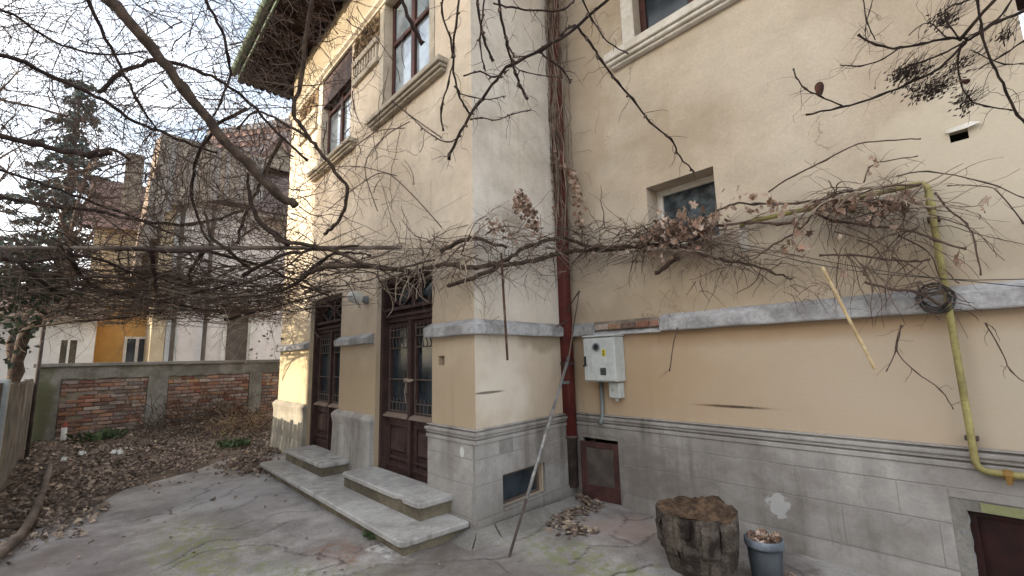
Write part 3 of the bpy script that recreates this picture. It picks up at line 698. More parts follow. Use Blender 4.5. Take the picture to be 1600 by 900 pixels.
# --- roof with deep eaves
rf = MB(); e = (-7.4,-.9,4.9,9.9)
rf.add([(e[0],e[1],8.12),(e[2],e[1],8.12),(e[2],e[3],8.12),(e[0],e[3],8.12),(-3.5,4.5,11.6),(1.2,4.5,11.6)], [(0,1,5,4),(1,2,5),(2,3,4,5),(3,0,4)])
roof = rf.build('roof', 'tile', house)
MB().add([(e[0]+.02,e[1]+.02,7.985),(e[2],e[1]+.02,7.985),(e[2],e[3],7.985),(e[0]+.02,e[3],7.985)], [(3,2,1,0)]).build('soffit', 'soffit', roof)
MB().box(e[0],e[2],e[1],e[1]+.03,7.93,8.115).box(e[0],e[0]+.03,e[1]+.03,e[3],7.93,8.115).build('fascia', 'gutter', roof)
m = MB()
for i in range(36): y = e[1]+.08+i*.14; m.tube([(e[0]-.01,y,7.93),(e[0]+.025,y,7.93)], .07, 8)
m.build('scalloped_board', 'soffit', roof)
for i in range(26):
    x = e[0]+.25+i*.42; MB().box(x-.045,x+.045,e[1]+.05,.0,7.87,7.984).build('rafter', 'soffit', roof)
g = MB(); k = 9; vs = []
for xx in (e[0]-.05, e[2]):
    for j in range(k): th = math.pi+math.pi*j/(k-1); vs.append((xx, e[1]-.08+.08*math.cos(th), 8.10+.08*math.sin(th)))
g.add(vs, [(j,j+1,k+j+1,k+j) for j in range(k-1)]).build('gutter', 'gutter', roof)

# ------------------------------------------------------------------ steps
def slab(name, x0, x1, y0, z0, z1, th, label, over=.03, yb=-.085, chip=None):
    t = thing(name, ((x0+x1)/2, y0, z0), label, 'step')
    r = .06; poly = [(x0+r*.6,y0),(x1-r,y0),(x1-r*.3,y0+r*.3),(x1,y0+r),(x1,yb),(x0,yb),(x0,y0+r*.6)]
    if chip: poly = poly[:1]+[(chip-.09,y0),(chip-.03,y0+.035),(chip+.05,y0+.03),(chip+.10,y0)]+poly[1:]
    m = MB().prism(poly, 'z', z1-th, z1); m.wear(.006, 6).build('tread', 'stone_step', t, bevel=.012)
    MB().box(x0+over, x1-over, y0+over, yb, z0-.04, z1-th).wear(.006,5).build('riser', 'step_riser', t)
    return t
slab('stone_slab', -4.42, -.03, -.76, .0, .13, .055, 'long pale stone slab on the paving running below both door steps', .05, -.06)
slab('stone_step', -2.12, -.33, -.42, .13, .295, .055, 'wide stone step with a chipped front edge before the nearer brown door', .03, .02, chip=-.72)
slab('stone_step', -4.30, -2.72, -.45, .13, .295, .055, 'smaller stone step before the farther brown door beside the sunny pier', .03, .02)

# ------------------------------------------------------------------ things on the walls
lamp = thing('wall_lamp', (-2.47,0,2.48), 'white oval bulkhead lamp on the pier between the two brown doors', 'lamp')
MB().tube([(-2.42,0.,2.45),(-2.42,-.04,2.455),(-2.43,-.07,2.46)], [.06,.055,.045], 12).build('bracket', 'grey_mid', lamp)
p = [Vector((-2.43,-.06,2.465))+Vector((-.30,-.75,.14)).normalized()*t for t in (0,.03,.07,.12,.17,.20,.215)]
MB().tube(p, [.045,.068,.082,.086,.072,.045,.012], 16).build('globe', 'lamp_glass', lamp, smooth=True)

dp = thing('downpipe', (-.16,1.53,0), 'dark red rainwater downpipe in the inner corner beside the meter cabinet', 'pipe')
px0 = -.155
MB().tube([(px0,1.535,.66),(px0,1.535,2.9),(px0+.02,1.535,7.9)], .088, 14).build('pipe', 'pipe_red', dp, smooth=True)
MB().tube([(px0,1.535,.10),(px0,1.535,.64),(px0,1.535,.645),(px0,1.535,.68)], [.08,.08,.10,.10], 14).build('cast_iron_foot', 'pipe_iron', dp, smooth=True)
for z in (1.52,3.2,5.2): MB().lathe((px0,1.535,z), [(.09,-.02),(.097,-.02),(.097,.02),(.09,.02)], 14).build('collar', 'pipe_iron', dp)
m = MB()
for k in range(3): m.tube([(px0-.10,1.46,1.30+.012*k),(px0-.07,1.42,1.295+.01*k),(px0+.03,1.415,1.285+.012*k),(px0+.10,1.45,1.29+.01*k)], .006, 5)
m.build('tie_wire', 'grey_mid', dp)

gp = thing('gas_pipe', (3.28,1.57,.8), 'faded yellow gas pipe bending down the right hand wall', 'pipe')
arc = lambda cx, cz, r, a0, a1: [Vector((cx+r*math.cos(R(a0+(a1-a0)*k/5)), 1.57, cz+r*math.sin(R(a0+(a1-a0)*k/5)))) for k in range(6)]
pp = [Vector((1.98,1.64,2.775)), Vector((2.02,1.585,2.775)), Vector((2.06,1.57,2.775))]+arc(3.233,2.725,.05,90,0)+arc(3.345,.862,.062,180,270)+[Vector((4.3,1.57,.785))]
MB().tube(pp, .021, 10).build('pipe', 'pipe_yellow', gp, smooth=True)
MB().tube([(3.40,1.56,.796),(3.41,1.56,.796),(3.435,1.56,.795),(3.445,1.56,.795)], [.03,.034,.034,.03], 8).box(3.41,3.435,1.52,1.56,.745,.80).build('valve', 'rusty_brass', gp)
for z in (1.0,1.95,2.5): MB().box(3.25,3.316,1.565,D,z-.012,z+.012).build('clip', 'pipe_iron', gp)
MB().lathe((3.283,1.57,2.60), [(.021,-.03),(.027,-.03),(.027,.03),(.021,.03)], 10).build('socket', 'pipe_yellow', gp)
MB().box(1.945,2.02,D-.012,D,2.53,2.82).wear(.004,9).build('plaster_patch', 'white_trim', house)

mc = thing('meter_cabinet', (.4,1.6,1.32), 'pale grey meter cabinet with a round window on the yellow wall', 'cabinet')
x0, x1, y0, z0, z1 = .185, .605, 1.44, 1.315, 1.815
MB().box(x0,x1,y0+.012,D,z0,z1).build('body', 'box_grey', mc, bevel=.012)
MB().prism([(y0-.01,z1+.002),(D,z1+.002),(D,z1+.03),(y0+.02,z1+.022),(y0-.01,z1+.01)], 'x', x0-.01, x1+.01).build('lid', 'box_grey', mc, bevel=.006)
dr = MB().box(x0+.008,x1-.008,y0,y0+.011,z0+.015,z1-.015); 
for u in (.24,.30,.42,.48,.54): dr.box(u,u+.012,y0-.003,y0,z0+.02,z1-.07)
dr.build('cabinet_door', 'box_grey', mc, bevel=.003)
def disc(cx, cz, y, r, n=20): return [(cx+r*math.cos(2*math.pi*i/n), y, cz+r*math.sin(2*math.pi*i/n)) for i in range(n)]
m = MB(); a, b, c = disc(.375,1.70,y0-.002,.05), disc(.375,1.70,y0-.014,.048), disc(.375,1.70,y0-.012,.034)
m.add(a+b+c, [(i,(i+1) % 20,(i+1) % 20+20,i+20) for i in range(20)]+[(i+20,(i+1) % 20+20,(i+1) % 20+40,i+40) for i in range(20)]).build('porthole_ring', 'grey_mid', mc)
MB().add(disc(.375,1.70,y0-.010,.035), [tuple(range(20))]).build('porthole_glass', 'glass_dark', mc)
m = MB().box(.415,.495,y0-.004,y0,1.39,1.47); m.build('vent', 'grey_mid', mc)
m = MB()
for k in range(5): m.box(.42,.49,y0-.009,y0-.004,1.396+.015*k,1.404+.015*k)
m.build('vent_slat', 'plastic_dark', mc)
MB().box(.455,.495,y0-.006,y0-.001,1.60,1.672).build('warning_sticker', 'sticker_yellow', mc)
m = MB().add([(.475,y0-.0075,1.662),(.463,y0-.0075,1.64),(.487,y0-.0075,1.64)], [(0,1,2)])
for k in range(4): m.box(.460,.490-.005*(k % 2),y0-.0085,y0-.006,1.608+.007*k,1.611+.007*k)
m.build('sticker_print', 'ink', mc)
MB().box(.46,.50,y0-.006,y0-.001,1.525,1.59).build('paper_label', 'scrap_white', mc)
MB().box(.25,.30,y0-.005,y0-.001,1.762,1.778).build('paper_label', 'scrap_white', mc)
MB().box(.205,.222,y0-.02,y0,1.50,1.60).obox((.216,y0-.022,1.50),(.022,0,.008),(0,.006,0),(-.003,0,.009)).build('latch', 'plastic_dark', mc)
cd = MB().tube([(.28,D-.03,1.32),(.28,D-.03,.98),(.285,D-.05,.90),(.29,D-.10,.84)], .022, 10).build('conduit', 'grey_mid', mc, smooth=True)
fb = thing('junction_box', (.51,1.56,1.13), 'little grey electric box hanging below the meter cabinet', 'box')
MB().box(.435,.575,1.545,D,1.135,1.305).build('body', 'box_grey', fb, bevel=.008)
MB().tube([(.505,1.59,1.135),(.505,1.59,1.10)], [.022,.018], 10).build('gland', 'box_grey', fb)
m = MB().box(.48,.49,1.541,1.545,1.235,1.243).box(.475,.50,1.541,1.545,1.215,1.220); m.build('marking', 'ink', fb)

# leaning pole, hanging rods, cables
pl = thing('metal_pole', (.571,-.12,0), 'long thin metal pole leaning into the corner against the downpipe', 'pole')
a = on(795,872,'z',0); b = Vector((-.02,1.42,1.60)); c = on(905,455,'y',1.47)
q = a.lerp(b, .22)
MB().tube([a, q], .0115, 8).build('rusty_foot', 'pipe_iron', pl); MB().tube([q, a.lerp(b,.5), b], .017, 8).build('tube', 'steel_pole', pl, smooth=True)
MB().tube([b, b.lerp(c,.5)+Vector((0,0,.0)), c], [.010,.008,.007], 6).build('thin_end', 'twig_grey', pl)
MB().tube([a.lerp(b,.5), a.lerp(b,.52)], .021, 8).build('sleeve', 'steel_pole', pl)
r0, r1 = on(783,395,'x',.16), on(793,563,'x',.16)
MB().tube([r0, r1], .012, 6).build('iron_rod', 'rod_brown', label='brown rod hanging straight down in front of the projecting corner', cat='rod', loc=r0)
c0, c1 = on(1285,418,'y',1.2), on(1367,577,'y',1.12)
cn = [c0.lerp(c1, t)+Vector((0,0,.004*math.sin(t*9))) for t in [i/8 for i in range(9)]]
MB().tube(cn, [.011+.002*(i % 3 == 0) for i in range(9)], 8).build('bamboo_cane', 'cane', label='straw coloured cane dangling from the dry vine on the right', cat='cane', loc=c0)
cb = smoothpath([on(1090,372,'y',1.5), on(1200,397,'y',1.53), on(1340,424,'y',1.54), on(1480,436,'y',1.54), on(1600,448,'y',1.55), on(1700,456,'y',1.55)], 3)
MB().tube(cb, .003, 5).build('cable', 'cable', label='thin black cable sagging along the right wall, lower of two', cat='cable', loc=cb[0])
cb = smoothpath([on(1090,368,'y',1.5), on(1200,390,'y',1.53), on(1340,417,'y',1.54), on(1480,436,'y',1.545), on(1600,436,'y',1.55), on(1700,434,'y',1.55)], 3)
MB().tube(cb, .003, 5).build('cable', 'cable', label='thin black cable along the right wall rising to the right edge, upper of two', cat='cable', loc=cb[0])
coil = thing('cable_coil', on(1460,465,'y',1.56), 'small tangled coil of black wire hooked behind the yellow pipe', 'cable')
m = MB(); rng = random.Random(9); cc = on(1462,462,'y',1.58)
for k in range(7):
    r = rng.uniform(.05,.10); pts = [cc+Vector((r*math.cos(t*.7+k)+rng.uniform(-.01,.01), -.03-rng.random()*.02, r*1.1*math.sin(t*.7+k)-.02)) for t in range(10)]
    m.tube(smoothpath(pts,2), .004, 4)
m.build('wire', 'cable', coil)
a, b = dep(-60,6,16), Vector((-7.3,-.8,7.9))
for k, (a, b, lab) in enumerate(((on(-40,4,'x',-14), Vector((-6.3,-.03,7.6)), 'upper overhead wire crossing the sky to the front eave'), (on(-40,130,'x',-14), Vector((-6.3,-.03,7.1)), 'lower overhead wire crossing the sky behind the bare branches'))):
    pts = [a.lerp(b, t/10)-Vector((0,0,.8*4*(t/10)*(1-t/10)*.35)) for t in range(11)]
    MB().tube(pts, .012, 5).build('overhead_cable', 'cable', label=lab, cat='cable', loc=a)

# ------------------------------------------------------------------ garden wall of brick
gw = thing('garden_wall', (-9.5,-1.4,0), 'low weathered brick garden wall with cement pillars and a flat coping', 'wall')
XW = -9.5; rng = random.Random(11)
MB().box(XW-.22,XW-.022,-3.55,2.6,-.2,1.62).build('mortar_core', 'mortar', gw)
pil = ((-3.56,-3.20),(-1.82,-1.46),(.18,.46))
for i, (a,b) in enumerate(pil): MB().box(XW-.2,XW+.03,a,b,-.2,1.45).wear(.012,4).build('pillar', 'pillar', gw)
m = MB(); n = 40
for i in range(n):
    a = -3.57+6.1*i/n; b = a+6.1/n-.001; m.box(XW-.2,XW+.022+.012*mnoise.noise(Vector((a*2,0,0))),a,b,1.40+.035*mnoise.noise(Vector((a*3,5,0))),1.652)
m.wear(.008,4).build('render_band', 'pillar', gw)
MB().box(XW-.28,XW+.07,-3.62,2.6,1.655,1.725).wear(.006,3).build('coping', 'cement', gw, bevel=.006)
cnt = 0
for c in range(16):
    z = 1.385-.078*(c+1)
    for a, b in ((-3.19,-1.83), (-1.45,.17), (.47,.85)):
        y = a-(.13 if c % 2 else .0)*rng.uniform(.8,1.2)
        while y < b-.04:
            wd = rng.uniform(.215,.255); y0_, y1_ = max(y,a), min(y+wd,b)
            if y1_-y0_ > .04 and rng.random() > .04:
                o = rng.uniform(-.012,.012)
                MB().box(XW-.06,XW+.012+o,y0_,y1_,z,z+.064).wear(.006,13).build('brick', 'brick', gw, bevel=.006); cnt += 1
            y += wd+.014

# ------------------------------------------------------------------ fence on the left
fe = thing('board_fence', (-7,-3.55,0), 'weathered wooden board fence along the left edge of the yard', 'fence')
rng = random.Random(4); x = -9.35
while x < -4.9:
    wd = rng.uniform(.16,.21); h = 1.43+rng.uniform(-.05,.04)
    MB().box(x,x+wd,-3.56-rng.random()*.015,-3.535,.02,h).wear(.004,3).build('plank', 'fence_wood', fe); x += wd+rng.uniform(.012,.03)
MB().box(-9.35,-4.9,-3.63,-3.58,1.15,1.25).build('rail', 'fence_wood', fe); MB().box(-9.35,-4.9,-3.63,-3.58,.35,.45).build('rail', 'fence_wood', fe)
gt = thing('gate_post', (-4.72,-3.52,0), 'pale grey metal post with a panel at the far left edge', 'post')
MB().box(-4.86,-4.74,-3.60,-3.48,0,1.50).build('post', 'metal_white', gt, bevel=.01)
MB().box(-4.735,-3.4,-3.56,-3.53,.12,1.46).build('panel', 'hatch_sheet', gt)
mk = thing('marker_post', (-9.3,-3.07,.15), 'white marker post with a faded red tip before the brick wall', 'post')
pz = on(98,692,'x',-9.3); pt = on(98,660,'x',-9.3)
MB().tube([(-9.3,pz.y,.0),(-9.3,pz.y,pt.z-.10)], .045, 10).build('shaft', 'scrap_white', mk, smooth=True); MB().tube([(-9.3,pz.y,pt.z-.099),(-9.3,pz.y,pt.z)], [.045,.03], 10).build('tip', 'post_red', mk)
lg = thing('fallen_log', (-4.5,-3.15,0), 'long bare fallen branch lying in the leaf litter by the fence', 'log')
q = [on(x_,y_,'z',.06) for x_,y_ in ((78,728),(68,765),(55,800),(40,825),(20,848),(-20,880))]
MB().tube(smoothpath(q,4), .042, 9).wear(.015,8).build('stem', 'twig_grey', lg, smooth=True)
MB().tube([q[3], q[3]+Vector((.2,-.2,.12)), q[3]+Vector((.3,-.4,.16))], [.025,.02,.012], 6).build('stub', 'bark', lg)

# ------------------------------------------------------------------ stump and bucket
st = thing('tree_stump', (1.76,.74,0), 'squat weathered tree stump with splitting bark and a ragged top', 'stump')
rng = random.Random(21); n, kz = 56, 12; vs = []; ct = Vector((1.76,.74,0))
def srad(th, t):
    r = .265+.02*math.cos(th*2+.4)+.03*mnoise.noise(Vector((math.cos(th)*1.3, math.sin(th)*1.3, 4)))+.05*mnoise.noise(Vector((math.cos(th)*4, math.sin(th)*4, t*.6)))+.02*mnoise.noise(Vector((math.cos(th)*11, math.sin(th)*11, t*2)))
    return r*(.80+.24*t+.05*math.sin(t*3.0))*(1-.05*(t < .05))
def stop(x, y): return .435+.035*mnoise.noise(Vector((x*6,y*6,2)))+.02*mnoise.noise(Vector((x*20,y*20,2)))+.10*max(0,1-math.hypot(x-.06,y-.10)/.18)+.03*mnoise.noise(Vector((x*11,y*11,5)))
for k in range(kz):
    t = k/(kz-1)
    for j in range(n):
        th = 2*math.pi*j/n; r = srad(th, t); x_, y_ = r*math.cos(th), r*math.sin(th)
        vs.append(ct+Vector((x_, y_, t*stop(x_*.95,y_*.95)-(.02 if k == 0 else 0))))
m = MB().add(vs, [(k*n+j, k*n+(j+1) % n, (k+1)*n+(j+1) % n, (k+1)*n+j) for k in range(kz-1) for j in range(n)]); m.build('trunk', 'stump_bark', st)
m = MB(); vs = [ct+Vector((0,0,stop(0,0)-.01))]
for ring in range(1,8):
    for j in range(n):
        th = 2*math.pi*j/n; r = srad(th,1)*ring/7; x_, y_ = r*math.cos(th), r*math.sin(th); vs.append(ct+Vector((x_,y_,stop(x_,y_)-(.0 if ring == 7 else .012+.02*mnoise.noise(Vector((x_*30,y_*30,8)))))))
fs = [(0,1+j,1+(j+1) % n) for j in range(n)]+[(1+(r_-1)*n+j, 1+r_*n+j, 1+r_*n+(j+1) % n, 1+(r_-1)*n+(j+1) % n) for r_ in range(1,7) for j in range(n)]
m.add(vs, fs).build('cut_top', 'stump_top', st)
for k, (th, z0_, z1_, wd) in enumerate(((-2.35,.16,.41,.07),(-2.0,.10,.38,.08),(-1.62,.14,.42,.06),(-1.2,.02,.24,.11),(-.8,.14,.40,.07),(-.35,.2,.42,.07),(-2.8,.1,.36,.06),(-1.45,.27,.42,.04))):
    m = MB(); vs = []
    for i in range(6):
        t = i/5; z = z0_+(z1_-z0_)*t
        for s in (-1,0,1):
            a_ = th+s*wd/.27*(.8+.3*mnoise.noise(Vector((k,i,s)))); r = srad(a_, z/.435)+.022+(.012 if s == 0 else 0)+.012*mnoise.noise(Vector((k*3,i*2,s)))-(.03 if i in (0,5) else 0)
            vs.append(ct+Vector((r*math.cos(a_), r*math.sin(a_), z)))
    m.add(vs, [(i*3+s, i*3+s+1, i*3+s+4, i*3+s+3) for i in range(5) for s in (0,1)]).build('bark_plate', 'stump_bark', st)
bk = thing('bucket', (2.17,.86,0), 'grey plastic bucket full of dead leaves beside the stump', 'bucket')
bc = Vector((2.175,.885,0))
MB().lathe(bc, [(.0,.004),(.095,.004),(.098,.02),(.115,.26),(.112,.26),(.094,.03),(0,.03)], 28).build('body', 'bucket', bk, smooth=True)
MB().lathe(bc, [(.116,.245),(.126,.245),(.128,.26),(.128,.292),(.120,.30),(.113,.295),(.113,.25)], 28).build('rim', 'bucket_rim', bk, smooth=True)
m = MB(); rng = random.Random(8)
m.lathe(bc, [(.0,.265),(.05,.27),(.113,.245)], 16)
m.t = [.1]*len(m.f)
for _ in range(70):
    a_, r = rng.uniform(0,6.28), .11*math.sqrt(rng.random()); add_leaf(m, rng, bc+Vector((r*math.cos(a_), r*math.sin(a_), .27+rng.random()*.05)), .05)
m.build('dead_leaves', 'dead_leaf', bk, kind='stuff')

# ------------------------------------------------------------------ neighbouring buildings
def tiled(root, p00, p10, p01, p11, nu, nv, mat='tile', name='roof_tile', cap=280):
    """rows of overlapping tiles, joined row by row"""
    p00, p10, p01, p11 = map(Vector, (p00,p10,p01,p11)); nrm = (p10-p00).cross(p01-p00).normalized()
    for j in range(nv):
        m = MB()
        for i in range(nu):
            a, b = i/nu, (i+.94)/nu; c, d = j/nv, (j+1.15)/nv
            f = lambda u, v: p00.lerp(p10,u).lerp(p01.lerp(p11,u), min(v,1.02))
            A, B, C_, D_ = f(a,c), f(b,c), f(b,d), f(a,d); o1, o2 = nrm*.06, nrm*.015; mid = nrm*.03
            m.add([A+o1*.5, (A+B)/2+o1+mid, B+o1*.5, C_+o2, (C_+D_)/2+o2+mid, D_+o2], [(0,1,4,5),(1,2,3,4)])
        m.build('tile_row', mat, root)
nh = thing('neighbour_house', (-13,0,0), 'pinkish white neighbouring house with dark timber gable behind the brick wall', 'house')
MB().panel('x', -13, -1.55, 9, 0, 6.7, [(.21,.90,1.1,3.48,-.14)], -.14).build('wall', 'house_white', nh)
MB().add([(-13,-1.55,0),(-22,-1.55,0),(-22,-1.55,9.2),(-13,-1.55,6.7)], [(0,3,2,1)]).build('side_wall', 'house_cream', nh)
MB().box(-13.02,-12.9,-1.62,-1.30,0,6.9).build('corner_pilaster', 'house_cream', nh)
MB().box(-13.0,-12.93,-1.28,-1.0,0,6.9).build('pilaster', 'house_pale', nh)
for y_ in (-1.12,-.35):
    MB().tube([(-12.86,y_,0),(-12.86,y_,6.6)], .055, 8).build('downpipe', 'shutter', nh)
nw = MB().box(-13.12,-13.05,.21,.26,1.1,3.48).box(-13.12,-13.05,.85,.90,1.1,3.48).box(-13.12,-13.05,.26,.85,3.42,3.48).build('window', 'white_trim', nh)
m = MB()
pass
for a, b in ((.262,.553),(.557,.848)): MB().box(-13.10,-13.07,a,b,1.1,3.418).build('shutter_leaf', 'shutter', nw)
m = MB().box(-13,-12.95,.12,.21,1.0,3.58).box(-13,-12.95,.90,.99,1.0,3.58).box(-13,-12.95,.21,.90,3.48,3.58); m.build('surround', 'white_trim', nw)
# dark timber gable front that overhangs
yL, yR = -2.15, .95
gb = MB().add([(-12.6,yL,4.3),(-12.6,-1.5,6.3),(-12.6,-.3,6.75),(-12.6,yR,6.75),(-12.6,yR-.2,8.4),(-12.6,-1.8,8.5)], [(0,1,2,3,4,5)])
gb.add([(-12.6,yL,4.3),(-12.6,-1.8,8.5),(-16,-1.8,9.5),(-16,yL,4.3)], [(0,1,2,3)]); gb.build('gable_backing', 'timber_dark', nh)
rng = random.Random(2); y_ = yL+.02
while y_ < yR-.05:
    t = (y_-yL)/(yR-yL); lo = float(np.interp(y_, [-2.15,-1.5,-.3,1.0], [4.3,6.3,6.75,6.75])); hi = 4.3+4.2*min(1,(y_-yL+.1)/.40)
    if hi-lo > .3: MB().box(-12.6,-12.56-rng.random()*.02,y_,y_+.125,lo,min(hi,8.45)).build('board', 'timber_dark', nh)
    y_ += .14
R0, R1 = on(322,206,'x',-15.2), on(470,184,'x',-15.2); R1 = R1+(R1-R0)*1.2
E0 = Vector((-12.35,.75,6.5)); E1 = Vector((-12.35,7.5,6.5)); dn = Vector((0,0,-.10))
nr = MB().add([E0+dn, E1+dn, R1+dn, R0+dn, (-19,7.5,6.5), (-19,-1.6,6.5)], [(0,1,2,3),(3,2,4,5)]).build('roof', 'tile', nh)
tiled(nr, E0, E1, R0, R1, 30, 16)
MB().box(-12.45,-12.35,.5,6.5,6.36,6.5).build('eave_board', 'timber_dark', nr)
dm = on(435,245,'x',-13.2)
m = MB().add([(-13.0,dm.y-.65,dm.z-.55),(-13.0,dm.y+.65,dm.z-.55),(-13.0,dm.y,dm.z+.55),(-15.2,dm.y-.65,dm.z-.5),(-15.2,dm.y+.65,dm.z-.5),(-15.2,dm.y,dm.z+.55)], [(0,2,5,3),(2,1,4,5),(0,1,2)])
m.build('dormer', 'timber_dark', nr)
MB().bar((-12.9,dm.y-.8,dm.z-.62),(-12.9,dm.y,dm.z+.62),.10).bar((-12.9,dm.y+.8,dm.z-.62),(-12.9,dm.y,dm.z+.62),.10).build('dormer_bargeboard', 'tile', nr)
oh = thing('ochre_house', (-16,-2,0), 'orange ochre house glimpsed between the white houses behind the brick wall', 'house')
MB().panel('x', -16, -3.1, -1.3, 0, 3.65, [(-2.08,-1.40,1.2,2.62,-.08)], -.1).build('wall', 'house_orange', oh)
MB().panel('x', -16, -3.1, -1.3, 3.65, 6.2).add([(-16,-3.1,0),(-21,-3.1,0),(-21,-3.1,6.2),(-16,-3.1,6.2)], [(0,3,2,1)]).build('upper_wall', 'house_cream', oh)
MB().box(-16.0,-15.9,-3.1,-2.76,0,6.2).build('pilaster', 'house_cream', oh)
MB().box(-15.99,-15.93,-2.75,-1.45,0,1.72).build('plinth', 'shutter', oh)
ow = MB().box(-16.07,-15.97,-2.08,-2.0,1.2,2.62).box(-16.07,-15.97,-1.48,-1.40,1.2,2.62).box(-16.07,-15.97,-2.0,-1.48,2.55,2.62).box(-16.07,-15.97,-1.78,-1.70,1.2,2.55).build('window', 'white_trim', oh)
MB().box(-16.06,-16.04,-2.0,-1.48,1.2,2.55).build('pane', 'glass_dark', ow)
orf = MB().add([(-15.6,-3.4,6.1),(-15.6,-1.0,6.1),(-18.5,-1.0,8.6),(-18.5,-3.4,8.6)], [(0,1,2,3)]).build('roof', 'tile', oh)
cp = on(212,245,'x',-17)
m = MB().box(-17.3,-16.7,cp.y-.25,cp.y+.25,6.5,cp.z).build('chimney', 'mortar', orf)
ph = thing('pale_shed', (-15,-3.4,0), 'pale whitewashed outbuilding with a dark doorway at the far left', 'building')
MB().panel('x', -15, -6.0, -2.78, 0, 3.1, [(-3.50,-3.16,0,2.45,-.1)], -.1).add([(-15,-2.78,0),(-18,-2.78,0),(-18,-2.78,3.1),(-15,-2.78,3.1)], [(0,1,2,3)]).build('wall', 'house_pale', ph)
MB().box(-15.1,-15.06,-3.50,-3.16,0,2.45).build('doorway', 'shutter', ph); MB().box(-15.05,-14.97,-3.36,-3.31,0,2.45).build('door_post', 'house_pale', ph)
MB().add([(-14.7,-6.2,3.08),(-14.7,-2.6,3.08),(-18,-2.6,4.3),(-18,-6.2,4.3)], [(0,1,2,3)]).build('roof', 'tile', ph)
# unseen buildings added behind the camera, sized to block the low sun
bh = thing('added_shade_house', (3,-18,0), 'tall beige house added out of view behind the viewpoint to shade the front', 'house')
MB().box(-9.3,18,-27,-17,0,9.6).build('wall', 'house_cream', bh)  # body of the added shade house
MB().add([(-9.5,-16.7,9.6),(18.3,-16.7,9.6),(18.3,-20.5,11.7),(-9.5,-20.5,11.7),(18.3,-27.3,9.6),(-9.5,-27.3,9.6)], [(0,1,2,3),(3,2,4,5),(0,3,5),(1,4,2)]).build('roof', 'tile', bh)
for k in range(7):
    for z in (1.4,5.2):
        q = MB().box(-7.5+k*3.4,-6.3+k*3.4,-17,-16.94,z,z+1.9).build('window', 'window_wood', bh); MB().box(-7.42+k*3.4,-6.38+k*3.4,-16.94,-16.93,z+.1,z+1.8).build('pane', 'glass_dark', q)  # windows of the added shade house, out of view
shade_blk = thing('added_shade_block', (-15,-18,0), 'low flat roofed block added out of view to shade the ground at the left', 'building')  # added lower sun blocker, its height leaves only the left pier lit
MB().box(-28,-9.35,-25,-17,0,3.92).build('wall', 'house_pale', shade_blk); MB().box(-28.1,-9.32,-25.1,-16.9,3.922,4.04).build('roof', 'cement', shade_blk)
#VEGETATION

# ------------------------------------------------------------------ VEGETATION
def limb(mb, pts, w0, w1, n=7, knots=True, seed=0, k=4):
    """one branch from 3-D points with radii in metres, slightly knotty"""
    rng = random.Random(seed); q = smoothpath(pts, k); m = len(q); rad = []
    for i in range(m):
        r = w0+(w1-w0)*i/(m-1)
        if knots: r *= 1+(.75 if r < .012 else .25)*(i % 4 == 0)*rng.random()+.15*mnoise.noise(Vector((i*.7, seed, 0)))
        rad.append(r)
    q = [p+rvec(rng)*min(.75*(w0+w1)/2, .014) for p in q]
    mb.tube(q, rad, n); return q
PXR = lambda w, d: w*d/FPX/2        # pixel width at a depth -> radius
def pixlimb(mb, pl, d0, d1, w0, w1, seed=0, n=7):
    k = len(pl); pts = [dep(x, y, d0+(d1-d0)*i/(k-1)) for i, (x, y) in enumerate(pl)]
    return limb(mb, pts, PXR(w0, d0), PXR(w1, d1), n, True, seed)

# --- big bare tree on the left, its trunk outside the picture
bt = thing('bare_tree', (-.4,-4.4,0), 'bare tree with one thick sawn limb reaching down over the yard from the upper left', 'tree')
rng = random.Random(31)
tr = MB(); crown_base = Vector((-.9,-4.3,4.4))
limb(tr, [(-.4,-4.4,-.1),(-.5,-4.42,1.5),(-.7,-4.35,3.0),crown_base], .13, .10, 10, True, 1); tr.build('trunk', 'bark', bt, smooth=True)
tw = MB(); paths = []
LIMBS = [
 ([(60,-120),(120,-55),(180,10),(235,75),(290,140),(335,200),(385,255),(430,300),(461,321)], 3.0, 3.7, 20, 15, 'bark'),
 ([(-60,70),(-20,80),(40,98),(100,128),(150,150),(200,183),(250,205),(290,222),(340,238)], 3.9, 5.0, 9, 4, 'bark_dark'),
 ([(110,-60),(135,-5),(165,60),(190,108),(215,155),(245,203)], 3.9, 4.6, 7, 3, 'bark_dark'),
 ([(155,145),(185,115),(205,106),(240,95),(275,97),(320,115),(360,136),(400,170),(440,214),(480,250)], 4.1, 4.7, 7, 4, 'bark_dark'),
 ([(-60,196),(-10,207),(50,223),(100,235),(140,243),(172,240)], 3.3, 3.8, 11, 8, 'bark_dark'), ([(140,241),(172,233),(205,250)], 3.6, 3.9, 7, 4, 'bark_dark'),
 ([(300,-60),(322,0),(345,45),(357,90),(358,125),(345,158),(328,192)], 4.0, 4.6, 6, 3, 'bark_dark'),
 ([(495,-50),(488,0),(480,50),(468,130),(460,175),(470,196),(488,220),(505,245),(530,275),(543,300),(537,330),(522,352),(508,366)], 4.4, 5.0, 7, 6, 'bark'),
 ([(-40,10),(20,22),(60,50),(110,75),(160,85),(230,80)], 4.4, 5.4, 5, 3, 'bark_dark'),
 ([(385,172),(340,195),(310,245),(300,300),(312,350),(330,385)], 4.7, 5.2, 6, 4, 'bark_dark'),
 ([(480,215),(440,190),(400,175),(372,200)], 4.8, 5.0, 5, 3, 'bark'),
 ([(-30,300),(60,318),(150,330),(220,345),(300,350),(380,330)], 5.0, 6.0, 7, 5, 'bark_dark'),
 ([(-30,255),(60,285),(130,310),(210,340),(290,375)], 4.6, 5.4, 5, 4, 'bark_dark'),
 ([(440,215),(420,260),(400,300),(380,340),(372,380)], 4.9, 5.2, 6, 5, 'bark'),
]
